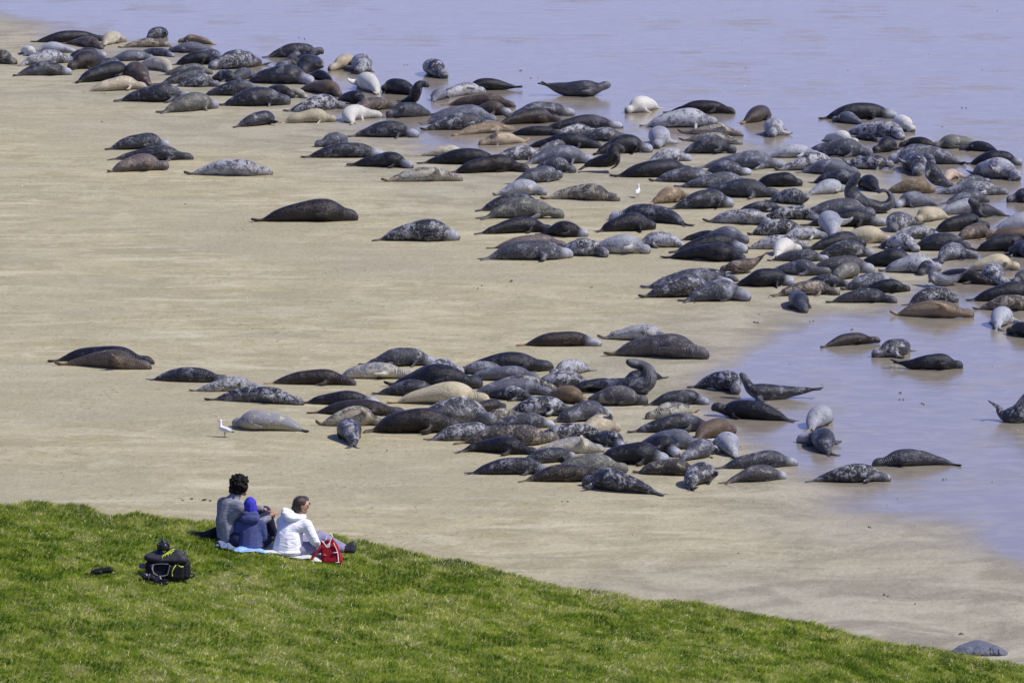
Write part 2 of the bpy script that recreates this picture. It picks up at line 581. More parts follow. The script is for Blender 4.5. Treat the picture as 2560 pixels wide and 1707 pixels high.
# each row: crop, tail x y, nose x y, body thickness, coat, then w pale head, r roll, h head raised (m), t tail raised (m), b bow
SEALS = """A 360 215 1240 200 120 K
A 1210 270 1475 215 140 C b.1
A 1720 190 1960 165 125 D
A 1390 285 1990 270 100 MB r40
A 960 345 400 335 112 L
A 250 330 415 392 105 W n
A -250 440 165 482 145 MB
A 700 235 1200 300 85 B
A 200 500 830 450 150 ML
A 145 622 820 595 150 D r30 w
A 760 410 1240 400 120 D w
A 1300 470 820 545 180 U
A 1230 435 1790 420 120 S
A 1600 350 2070 390 90 G w
A 870 698 1530 620 250 K r20
A 1090 560 1450 520 130 D
A 1810 725 1480 560 230 B r20 u.1
A 1600 480 2020 580 150 C r70
A 980 798 1700 765 150 CB
A 1350 910 2265 870 190 D w
s 398 283 541 272 44 OL w
s 543 112 450 106 20 T
s 552 134 423 131 25 S
s 430 163 541 163 34 K
s 478 143 560 154 26 G
s 400 189 528 187 28 OL
s 390 213 515 200 36 D
s 434 218 545 217 32 MG
s 520 206 592 208 28 D
s 663 160 530 176 42 MD r20
s 657 145 805 144 34 D h.12
s 675 180 745 176 34 G h.42
s 772 158 766 186 40 K
s 875 150 815 177 32 CB b.15
s 900 160 895 186 40 ML
s 945 238 905 200 40 W r30
s 608 207 782 211 44 D w
s 575 205 627 197 28 G
s 832 207 770 195 22 K
s 735 226 865 240 32 TB
s 500 241 655 236 36 D
s 650 240 735 246 34 U
s 544 266 722 264 44 D
s 700 246 765 247 20 C
s 707 279 860 272 36 M
s 841 260 912 262 38 K
s 858 285 983 270 32 B r20
s 693 308 843 306 35 Y
s 577 319 690 306 38 D h.06 w
s 893 312 950 294 34 W b.3
C 880 150 920 270 190 MD
C 620 480 290 420 190 K
C 460 560 780 560 120 K h.62 p430,540;540,535;635,500;660,410;715,335;815,352
C 830 500 1480 440 140 M r60
C 860 545 1040 500 120 S
C 1900 400 1230 400 130 K t.1 r20
C 960 585 1810 600 135 B
C 1290 690 1740 705 170 B w
C 890 700 320 725 200 D r40
C 710 800 1580 790 200 S
C 710 875 1570 850 180 MD
C 1070 940 1780 880 125 T r30
C 1980 1010 1400 1050 135 T r80
s 863 343 1048 343 42 D w
D 125 418 690 400 140 D w
D 140 507 890 500 120 D
D 140 612 675 590 150 PB h.05
D 790 632 1545 640 150 M r50
D 1360 1022 2280 975 205 KB r30
E 560 350 215 365 210 G b.3
E 40 488 1050 485 190 D r20 w
E 580 590 1390 610 180 K w t.05
E 1010 775 1915 750 150 MT r60
E 920 1465 1890 1475 235 MD w
E 1420 467 2020 462 115 C
s 1045 409 1260 410 36 K
s 1120 433 1317 430 40 KB
F 380 810 1000 790 160 MG
F 570 300 1385 285 165 G w
F 450 395 1200 350 165 U
F 980 430 1930 440 150 D w
F 580 505 1250 510 110 K
F 1150 480 1650 480 100 M
F 1330 560 2010 570 140 MG
F 780 650 1690 660 160 K
F 950 700 1350 680 100 MG
F 1600 742 2280 710 220 K w
F 790 858 1585 835 200 S w
F 900 920 1390 955 185 MG
F 600 1090 1265 1045 180 G h.06
F 1440 960 1900 960 190 KB h.50 p1440,935;1560,865;1700,830;1830,790;1860,690;1905,665;1985,712
F 430 1222 1045 1220 195 L r40 b.1
F 230 1400 1000 1370 180 D
F 280 1495 1240 1480 210 OL
F 990 1270 1900 1290 180 MB r40
s 1718 567 1535 545 42 D b-.1 w
s 1488 581 1636 575 46 K
I 130 212 1030 190 170 K
I 860 240 1430 250 170 KB w
I 290 375 1180 360 150 PB
I 1040 450 1690 478 200 MD r30
I 190 515 1260 500 210 G w
I 1430 430 2170 440 225 L r30
s 1725 617 1595 617 38 ML
I 645 1515 1590 1520 160 UT w
s 1496 847 1676 853 36 ML r60
s 1512 888 1761 899 54 GB r30
s 1651 270 1566 284 36 W
G 290 240 1100 255 145 KB
G 0 410 890 400 200 ML
G 1160 372 1520 310 190 UB
G 1660 440 1575 535 180 ML
G 460 480 1200 520 110 MT r80
G 470 575 1180 620 120 MT r60
G 460 730 1110 720 190 D
G 215 560 190 672 210 L
G 70 840 560 830 185 ML w
s 1527 443 1727 432 42 K
G 660 890 1690 900 190 S w
G 720 960 1270 985 160 G w
G 110 1055 930 1050 160 G
G 400 1115 1330 1110 160 G
G 590 1210 1610 1240 195 GD
G 90 1322 600 1300 190 T
G 320 1378 1070 1350 205 D w
G 1380 775 2100 770 150 L
s 2000 388 2178 391 40 G
s 2053 356 2137 361 28 W
G 1580 930 2340 900 180 M
G 1310 1105 1890 1115 185 K
s 1990 434 2140 436 36 S
s 2022 459 2155 461 34 D
s 2012 489 2104 486 43 L
G 1510 1320 1950 1330 195 MG h.12
G 1110 1400 1700 1400 115 D
G 760 1530 1560 1566 165 M r50
G 1380 1490 2100 1500 150 MD
s 1990 541 2183 541 42 G
s 2005 563 2212 566 38 K w
s 2080 595 2085 565 44 L
J 1260 225 1950 220 180 MD
J 690 300 1260 325 200 S r30
J 440 290 1050 300 110 K
J 280 490 1240 540 190 K r20
J 350 430 1230 420 200 K w
J 1230 390 1980 385 155 M r60
J 1620 290 2190 280 140 ML
s 2008 625 2160 616 38 K
s 2085 606 2225 608 38 Y
J 1580 490 1870 470 160 W
J 1500 525 2200 520 130 G w
s 2030 644 2183 641 38 MD w
s 2010 679 2181 680 41 GB w
J 1470 660 2175 705 160 G
J 1490 680 940 680 145 B t.35 p1495,435;1420,505;1330,560;1200,595;1080,600;940,645
J 300 720 1150 760 130 MD
J 1080 815 1790 810 200 K w
J 10 845 1080 845 210 G w
J -20 960 815 900 225 MD w
J 490 1010 1265 985 215 G w
J 1530 940 2330 915 180 MB
s 1985 713 2125 716 32 D
J 1850 950 1880 1145 200 D
s 2090 706 2147 704 42 OL h.1
J2 165 870 910 850 205 G w
J2 380 900 1025 890 160 K
J2 -5 1020 855 1010 175 D r30
J2 350 580 1070 590 190 K
J2 650 655 1360 655 195 ML
J2 640 420 1060 430 175 M
J2 790 290 1330 280 150 ML
J2 980 400 1700 408 200 D
s 2300 560 2235 581 40 MG
s 2385 556 2290 557 34 Y
s 2325 580 2470 575 40 K r40
s 2525 540 2422 544 30 D h.38
H 1310 1420 1870 1420 175 L
s 2475 577 2620 572 55 L
s 2387 603 2480 600 35 B
s 2450 598 2600 597 30 TB
s 2430 627 2575 628 38 K r40
J2 1350 560 1790 540 255 G b.2
J2 1640 640 2270 630 230 Y
s 2610 650 2530 648 48 D
J2 1340 700 1930 820 150 U
J2 1350 660 1140 700 140 D
J2 1640 832 1270 832 155 S h.42 p1690,645;1600,720;1490,765;1370,755;1290,700;1285,620;1225,600
J2 2020 700 2110 825 210 M
s 2630 708 2542 712 32 MG
s 2411 752 2600 748 48 K
s 2430 773 2600 776 42 MB r30
J2 950 1060 1580 1010 220 MD
J2 760 1165 1750 1205 215 BT r60
J2 2060 1355 2080 1230 220 L
s 2625 850 2521 845 38 K
s 2049 297 2238 296 38 K w
s 2170 313 2088 312 26 S
H 840 400 1020 475 160 W
H 210 480 980 555 170 M
H 360 585 640 592 60 K
H 880 700 620 720 180 K
H 1430 665 910 655 115 KB
H 1880 650 1290 660 150 OL
H 2080 725 1640 722 110 D
H 1670 855 780 840 210 G w
H 200 915 820 915 155 MD t.14 p205,785;300,845;450,850;600,835;740,845;825,870
H 1000 860 1110 990 210 MD
H 1450 1145 1270 1145 170 D h.78 p1600,1150;1500,1110;1400,1065;1310,1000;1262,890;1258,800;1215,745
H 1370 1000 1580 1000 110 PC
H 1670 850 2310 860 165 K w
H 1740 960 2290 1045 220 ML r30
H 690 1185 1290 1185 165 T
H 1500 1070 1970 1070 100 G
H 1250 1200 2140 1210 150 ML
H 1370 1300 1940 1300 140 G
H 1400 1350 830 1355 175 S w
H 790 1432 300 1432 175 D h.72 p610,1190;720,1170;800,1250;745,1345;560,1365;400,1300;320,1180;350,1060;425,955
H 700 1190 450 1170 180 K
s 2645 508 2522 507 32 D
L 55 250 970 300 145 K
L 110 315 920 358 160 B r50
L 870 440 1590 455 130 D
L 1250 527 1865 520 125 ML r30
L 1370 605 2215 650 140 MD r30
L 2285 870 1600 842 180 SY r20
M 70 560 1185 572 185 UT
M 870 485 1900 502 185 CS r20
M 1210 345 2095 340 195 G w
M 1500 380 2100 360 150 ML r50
s 1040 933 1142 933 40 MG
M 480 790 1475 800 170 K w
M 590 900 1750 940 180 U
M 690 1052 1490 1050 235 MT r70
M 1135 1320 1050 1130 215 MD
M 1370 682 2190 690 165 D
s 967 964 1195 972 56 K
s 972 1006 1218 1008 50 Y
s 1005 1056 1237 1060 58 MG r50
s 914 1078 1142 1078 58 KB
s 1062 1101 1237 1092 42 MG w
N 250 590 1390 600 215 K
N 1200 625 300 615 135 SD
N 340 690 1250 700 165 S
N 530 790 1450 820 140 MT
N 1150 780 1860 790 175 MG
N 1890 650 1430 670 170 ML
N 400 870 1390 880 170 S
N 600 955 1210 960 145 MD
N 300 1030 850 1030 125 U
N 1240 990 1800 1000 175 TO
s 1441 1010 1612 1014 44 GB
s 1405 976 1560 978 30 K
O -200 975 300 975 195 D h.45 p-430,905;-230,880;-40,870;150,870;330,850;380,740;300,645;115,600
s 1662 950 1560 962 30 K
N 830 1110 1640 1120 210 MD
N 570 1150 1060 1150 140 MT
N 1390 1195 2105 1180 220 G w
N 1640 1300 2130 1300 225 CB r80
N 620 1265 1420 1260 165 G w
N 260 1455 1460 1450 225 MB
N 1120 1390 2020 1400 170 MD
N 1130 1566 2000 1560 180 CS r70
N 1820 1500 2290 1505 165 MD w
Q 60 440 860 455 145 K
Q 640 500 1240 500 140 D w
Q 170 645 1020 640 160 D w
Q 960 630 1740 635 175 OL
Q 690 722 1560 718 155 U
Q 1390 540 2140 550 195 K w
s 1570 1133 1700 1141 43 K w
s 1593 1118 1745 1122 44 S
R 700 640 1150 620 200 G w
R 200 780 960 800 175 MB
Q 2130 850 1390 740 190 MD b.1
R 900 975 1200 860 230 MD b.15
R 150 280 1150 262 195 D r20
R 940 400 1340 330 200 TB
R 1440 590 1250 470 210 L
R 1170 708 2120 680 180 GD w
R 1260 890 1980 830 175 GB w
O 930 1195 390 1260 170 MT r30 b.1
O 330 1092 1060 1075 165 D w
O 870 960 1420 965 225 MD b.2
O 2400 1035 1500 1035 190 D h.50 p2451,905;2250,935;2000,955;1750,945;1600,910;1530,820;1475,725
O 2140 1290 1130 1210 230 K h.12
P 190 1215 380 1160 210 L
P 440 1465 110 1310 210 D w
P 260 362 900 320 130 U h.04
P 1220 430 800 455 190 MD b.2
P 1000 560 1735 570 170 K t.14 r30
P 2040 1122 2500 1122 190 MG h.62 p2015,930;2090,975;2140,1045;2240,1065;2340,1000;2400,870;2470,750
S 1745 420 810 425 175 GD r20
S 115 582 1000 570 190 MD
s 1346 242 1524 242 38 GD t.14 p1346,207;1375,217;1410,225;1450,224;1490,222;1526,211"""

# coat: back, blotches, flank and belly, blotch amount, flippers, words
COATS = {
    'K': ((.010, .010, .012), (.050, .050, .056), (.022, .022, .025), .35, (.018, .017, .017), 'black'),
    'KB': ((.016, .012, .010), (.065, .050, .036), (.030, .024, .020), .40, (.06, .035, .018), 'brownish black'),
    'D': ((.026, .027, .032), (.145, .148, .16), (.10, .10, .105), .45, (.035, .033, .032), 'charcoal'),
    'GD': ((.042, .044, .052), (.14, .14, .15), (.13, .13, .13), .35, (.05, .05, .05), 'dark slate grey'),
    'G': ((.070, .074, .086), (.20, .205, .22), (.14, .14, .14), .50, (.07, .065, .06), 'mid grey'),
    'GB': ((.080, .076, .076), (.20, .185, .165), (.15, .13, .11), .35, (.10, .07, .05), 'brownish grey'),
    'S': ((.150, .158, .185), (.30, .31, .335), (.25, .25, .25), .35, (.12, .11, .10), 'silver grey'),
    'SD': ((.20, .205, .22), (.05, .05, .06), (.26, .26, .26), .60, (.10, .10, .10), 'silver and black striped'),
    'SY': ((.22, .225, .24), (.40, .37, .24), (.44, .40, .26), .55, (.07, .07, .07), 'silver grey, yellow bellied'),
    'L': ((.33, .34, .355), (.15, .155, .165), (.44, .44, .41), .50, (.22, .20, .17), 'pale silver'),
    'ML': ((.34, .345, .35), (.085, .088, .095), (.44, .43, .38), .75, (.16, .14, .12), 'pale blotched'),
    'MD': ((.024, .025, .029), (.30, .30, .30), (.13, .13, .125), .60, (.04, .036, .032), 'dark speckled'),
    'MG': ((.062, .064, .072), (.36, .36, .34), (.19, .185, .16), .65, (.07, .06, .05), 'grey speckled'),
    'M': ((.030, .031, .034), (.46, .45, .41), (.30, .29, .26), .95, (.06, .05, .04), 'black and white blotched'),
    'MB': ((.075, .064, .052), (.27, .23, .165), (.18, .15, .11), .65, (.13, .085, .045), 'brown blotched'),
    'MT': ((.070, .055, .042), (.42, .33, .20), (.46, .38, .25), .80, (.15, .09, .045), 'tan and black marbled'),
    'B': ((.090, .068, .047), (.185, .145, .100), (.15, .115, .08), .45, (.20, .12, .06), 'brown'),
    'PB': ((.145, .115, .098), (.26, .21, .175), (.13, .10, .08), .50, (.14, .10, .07), 'pinkish brown'),
    'U': ((.030, .024, .018), (.090, .070, .052), (.058, .043, .032), .45, (.09, .055, .03), 'dark brown'),
    'UB': ((.070, .054, .036), (.045, .034, .025), (.12, .088, .052), .45, (.30, .19, .08), 'mottled brown'),
    'UT': ((.034, .025, .017), (.070, .052, .036), (.06, .042, .028), .35, (.32, .19, .065), 'tan tailed dark brown'),
    'TB': ((.17, .115, .065), (.08, .055, .035), (.33, .235, .125), .55, (.34, .22, .10), 'ginger brown'),
    'BT': ((.15, .115, .075), (.24, .185, .115), (.38, .28, .16), .50, (.42, .29, .14), 'fawn bellied brown'),
    'T': ((.26, .185, .095), (.40, .32, .20), (.44, .36, .24), .55, (.40, .27, .12), 'tan'),
    'TO': ((.27, .185, .09), (.36, .27, .15), (.20, .12, .055), .45, (.32, .19, .08), 'orange tan'),
    'C': ((.42, .385, .27), (.25, .225, .155), (.56, .52, .40), .50, (.34, .29, .18), 'cream'),
    'CB': ((.34, .285, .185), (.50, .44, .31), (.42, .36, .24), .60, (.34, .26, .14), 'sandy cream'),
    'CS': ((.20, .205, .21), (.43, .40, .29), (.52, .48, .36), .70, (.30, .26, .17), 'cream and silver'),
    'PC': ((.42, .33, .245), (.32, .24, .17), (.44, .36, .27), .40, (.30, .2, .12), 'pinkish cream'),
    'Y': ((.43, .38, .235), (.30, .26, .165), (.50, .45, .30), .40, (.44, .34, .17), 'yellow cream'),
    'W': ((.56, .55, .47), (.36, .345, .27), (.64, .63, .55), .35, (.45, .40, .28), 'white'),
    'OL': ((.150, .150, .125), (.27, .26, .195), (.23, .225, .175), .50, (.08, .07, .05), 'olive grey'),
}
PROF = [(.120, .25, .17), (.150, .32, .25), (.185, .40, .36), (.23, .51, .48), (.29, .65, .62), (.36, .77, .75), (.43, .88, .87), (.50, .96, .95), (.57, 1.01, 1.0),
        (.63, 1.01, 1.01), (.69, .97, .98), (.74, .88, .90), (.785, .76, .78), (.825, .64, .67), (.86, .56, .59), (.89, .53, .56), (.915, .525, .55),
        (.94, .50, .51), (.96, .43, .44), (.978, .34, .35), (.992, .25, .25), (.999, .14, .14)]
L0, R0, SEG = 2.0, 0.24, 14


def canonical_seal(tuck):
    """one closed skin: body, fore flippers and hind flippers, in a straight nominal pose along +x"""
    bm = bmesh.new()
    rings = []
    for (x, w, h) in PROF:
        r = []
        for k in range(SEG):
            a = 2 * math.pi * (k + 0.5) / SEG
            cy, cz = math.cos(a), math.sin(a)
            z = cz * h * R0
            if cz < 0: z *= 0.93
            if x > 0.93: z -= (x - 0.93) * 0.35       # the long nose slopes down
            r.append(bm.verts.new((x * L0, cy * w * R0, z)))
        rings.append(r)
    side = {}
    for i in range(len(rings) - 1):
        for k in range(SEG):
            f = bm.faces.new((rings[i][k], rings[i][(k + 1) % SEG], rings[i + 1][(k + 1) % SEG], rings[i + 1][k]))
            side[(i, k)] = f
    nose = bm.verts.new((L0 * 1.0, 0, -0.03))
    for k in range(SEG):
        bm.faces.new((rings[-1][k], rings[-1][(k + 1) % SEG], nose))
    # tail end cap as two halves, each drawn out into a hind flipper
    q = SEG // 4
    r0 = rings[0]
    # k runs from +y upwards; the half on +y: indices around k=0, the other around k=SEG/2
    right = [r0[(k) % SEG] for k in range(-4, 4)]
    left = [r0[(k) % SEG] for k in range(3, 3 + 8)]
    for sgn, loop in ((1, right), (-1, left)):
        try:
            f = bm.faces.new(loop[::-1])
        except ValueError:
            continue
        steps = [(-.045, .018, 1.3, .95), (-.06, .028, 1.3, .82), (-.065, .032, 1.15, .75), (-.045, .02, .85, .6)]
        for dx, dy, sy, sz in steps:
            ret = bmesh.ops.extrude_face_region(bm, geom=[f])
            nf = [g for g in ret['geom'] if isinstance(g, bmesh.types.BMFace)][0]
            vs = [g for g in ret['geom'] if isinstance(g, bmesh.types.BMVert)]
            bmesh.ops.delete(bm, geom=[f], context='FACES_ONLY')
            f = nf
            c = sum((v.co for v in vs), Vector()) / len(vs)
            for v in vs:
                v.co = c + Vector((v.co.x - c.x, (v.co.y - c.y) * sy, (v.co.z - c.z) * sz))
                v.co += Vector((dx, sgn * dy, 0))
    # fore flippers
    fi = [i for i, p in enumerate(PROF) if p[0] >= .685][0]
    for sgn, ks in ((1, (SEG - 2, SEG - 1)), (-1, (SEG // 2 + 1 - 1, SEG // 2 + 1))):
        ks = [k for k in range(SEG) if (math.cos(2 * math.pi * (k + 1.0) / SEG) * sgn > 0.35 and -0.85 < math.sin(2 * math.pi * (k + 1.0) / SEG) < -0.35)]
        fs = [side[(fi, k)] for k in ks]
        steps = {0: [(-.02, .05, -.02, .8), (-.05, .06, -.025, .85), (-.07, .05, -.015, .8), (-.06, .03, 0, .6)],
                 1: [(-.05, .02, -.02, .8), (-.09, .012, -.02, .8), (-.09, .006, -.01, .75), (-.06, .0, 0, .5)],
                 2: [(-.01, .06, -.03, .8), (-.02, .09, -.03, .85), (-.02, .08, -.005, .8), (-.02, .05, .02, .6)]}[tuck]
        for j, (dx, dy, dz, sc) in enumerate(steps):
            ret = bmesh.ops.extrude_face_region(bm, geom=fs)
            nf = [g for g in ret['geom'] if isinstance(g, bmesh.types.BMFace)]
            vs = [g for g in ret['geom'] if isinstance(g, bmesh.types.BMVert)]
            bmesh.ops.delete(bm, geom=fs, context='FACES_ONLY')
            fs = nf
            c = sum((v.co for v in vs), Vector()) / len(vs)
            for v in vs:
                d = v.co - c
                d.y *= 0.7; d.z *= (.75 if j else .9); d.x *= sc * 1.12
                v.co = c + d + Vector((dx, sgn * dy, dz))
    bmesh.ops.recalc_face_normals(bm, faces=bm.faces)
    me = bpy.data.meshes.new('seal')
    bm.to_mesh(me); bm.free()
    o = bpy.data.objects.new('tmp', me); COL.objects.link(o)
    md = o.modifiers.new('s', 'SUBSURF'); md.levels = 1; md.render_levels = 1
    dg = bpy.context.evaluated_depsgraph_get()
    out = bpy.data.meshes.new_from_object(o.evaluated_get(dg))
    bpy.data.objects.remove(o); bpy.data.meshes.remove(me)
    n = len(out.vertices)
    co = np.zeros(n * 3); out.vertices.foreach_get('co', co); co = co.reshape(-1, 3)
    px = np.array([p[0] for p in PROF]); ph = np.array([p[2] for p in PROF])
    hh = np.interp(co[:, 0] / L0, px, ph) * R0
    for nm, arr in (('along', co[:, 0] / L0), ('dorsal', np.clip(co[:, 2] / np.maximum(hh, 0.03), -1, 1)), ('lateral', co[:, 1] / R0)):
        a = out.attributes.new(nm, 'FLOAT', 'POINT'); a.data.foreach_set('value', arr.astype(np.float32))
    out.polygons.foreach_set('use_smooth', [True] * len(out.polygons))
    return out, co


CANON = [canonical_seal(k) for k in range(3)]


def seal_material():
    k = Nodes('seal_fur')

    def oa(nm, out='Color'):
        return k.n('ShaderNodeAttribute', attribute_type='OBJECT', attribute_name=nm).outputs[out]

    def ga(nm):
        return k.n('ShaderNodeAttribute', attribute_name=nm).outputs['Fac']
    along, dors = ga('along'), ga('dorsal')
    co = k.n('ShaderNodeTexCoord').outputs['Object']
    rnd = k.n('ShaderNodeObjectInfo').outputs['Random']
    add = k.n('ShaderNodeVectorMath', operation='ADD'); k.l(co, add.inputs[0])
    cm = k.n('ShaderNodeCombineXYZ'); k.l(k.math('MULTIPLY', rnd, 91.0), cm.inputs[0]); k.l(k.math('MULTIPLY', rnd, 37.0), cm.inputs[1])
    k.l(cm.outputs[0], add.inputs[1])
    p = add.outputs[0]
    big = k.noise(p, 3.4, 3, 0.6, 0.5)
    med = k.noise(p, 9.5, 5, 0.70, 1.0)
    fine = k.noise(p, 34, 3, 0.6)
    # pale belly with a ragged border
    e = k.math('ADD', dors, k.math('MULTIPLY', k.math('SUBTRACT', big, 0.5), 1.6))
    belly = k.remap(e, -0.05, -0.65)
    c = k.mix(belly, oa('coat_back'), oa('coat_belly'))
    amt = oa('blotch', 'Fac')
    m = k.math('ADD', k.math('MULTIPLY', med, 0.62), k.math('MULTIPLY', big, 0.38))
    thr = k.math('SUBTRACT', 0.615, k.math('MULTIPLY', amt, 0.15))
    bl = k.math('MULTIPLY', k.math('SUBTRACT', m, thr), 24.0, clamp=True)
    bl = k.math('MULTIPLY', bl, k.math('ADD', 0.45, k.math('MULTIPLY', amt, 0.55), clamp=True))
    c = k.mix(bl, c, oa('coat_blotch'))
    fl = k.math('MULTIPLY', k.math('SUBTRACT', k.noise(p, 24, 3, 0.7, 0.5), 0.575), 22.0, clamp=True)
    c = k.mix(k.math('MULTIPLY', fl, k.math('MULTIPLY', amt, 0.8)), c, oa('coat_blotch'))
    # broad random areas shift towards the blotch tone
    c = k.mix(k.remap(big, 0.50, 0.68, 0, 0.40), c, oa('coat_blotch'))
    drk = k.remap(k.noise(p, 6.0, 3, 0.6, 0.8), 0.54, 0.66, 0, 0.65)
    c = k.mix(drk, c, oa('coat_back'))
    v = k.n('ShaderNodeHueSaturation'); k.l(c, v.inputs['Color'])
    vv = k.math('ADD', 0.45, k.math('MULTIPLY', fine, 1.1)); k.l(vv, v.inputs['Value'])
    c = v.outputs[0]
    # head
    hn = k.math('ADD', along, k.math('MULTIPLY', k.math('SUBTRACT', med, 0.5), 0.10))
    hd = k.remap(hn, 0.79, 0.90)
    c = k.mix(k.math('MULTIPLY', hd, oa('head_amount', 'Fac')), c, k.mix(k.remap(med, 0.42, 0.6, 0, 0.6), oa('head_tone'), (0.20, 0.20, 0.21)))
    # neck folds
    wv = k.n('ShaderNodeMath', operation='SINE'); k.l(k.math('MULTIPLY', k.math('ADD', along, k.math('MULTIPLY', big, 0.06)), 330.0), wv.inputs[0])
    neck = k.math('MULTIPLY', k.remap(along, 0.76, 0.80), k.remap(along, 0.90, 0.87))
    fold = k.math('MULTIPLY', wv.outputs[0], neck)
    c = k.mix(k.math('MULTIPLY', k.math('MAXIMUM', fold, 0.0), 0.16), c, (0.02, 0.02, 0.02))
    # muzzle and flippers
    c = k.mix(k.remap(along, 0.972, 0.992, 0, 0.8), c, (0.02, 0.019, 0.018))
    c = k.mix(k.remap(along, 0.15, 0.105, 0, 0.85), c, oa('flipper_tone'))
    # sand clinging low on the flank
    gz = k.n('ShaderNodeSeparateXYZ'); k.l(k.n('ShaderNodeNewGeometry').outputs['Position'], gz.inputs[0])
    sandy = k.math('MULTIPLY', k.remap(gz.outputs[2], 0.10, 0.01), k.remap(med, 0.38, 0.6))
    c = k.mix(k.math('MULTIPLY', sandy, 0.22), c, (0.30, 0.26, 0.18))
    k.l(c, k.b.inputs['Base Color'])
    k.l(k.math('ADD', oa('gloss', 'Fac'), k.math('MULTIPLY', med, 0.2)), k.b.inputs['Roughness'])
    k.b.inputs['Specular IOR Level'].default_value = 0.34
    k.b.inputs['Sheen Weight'].default_value = 0.0
    k.b.inputs['Sheen Roughness'].default_value = 0.4
    h = k.math('ADD', k.math('ADD', k.math('MULTIPLY', med, 0.5), k.math('MULTIPLY', fine, 0.25)), k.math('MULTIPLY', fold, 0.14))
    k.bump(h, 0.9, 0.06)
    return k.m


SEALM = seal_material()
GROUP = 'seals hauled out on the beach'
REG = []


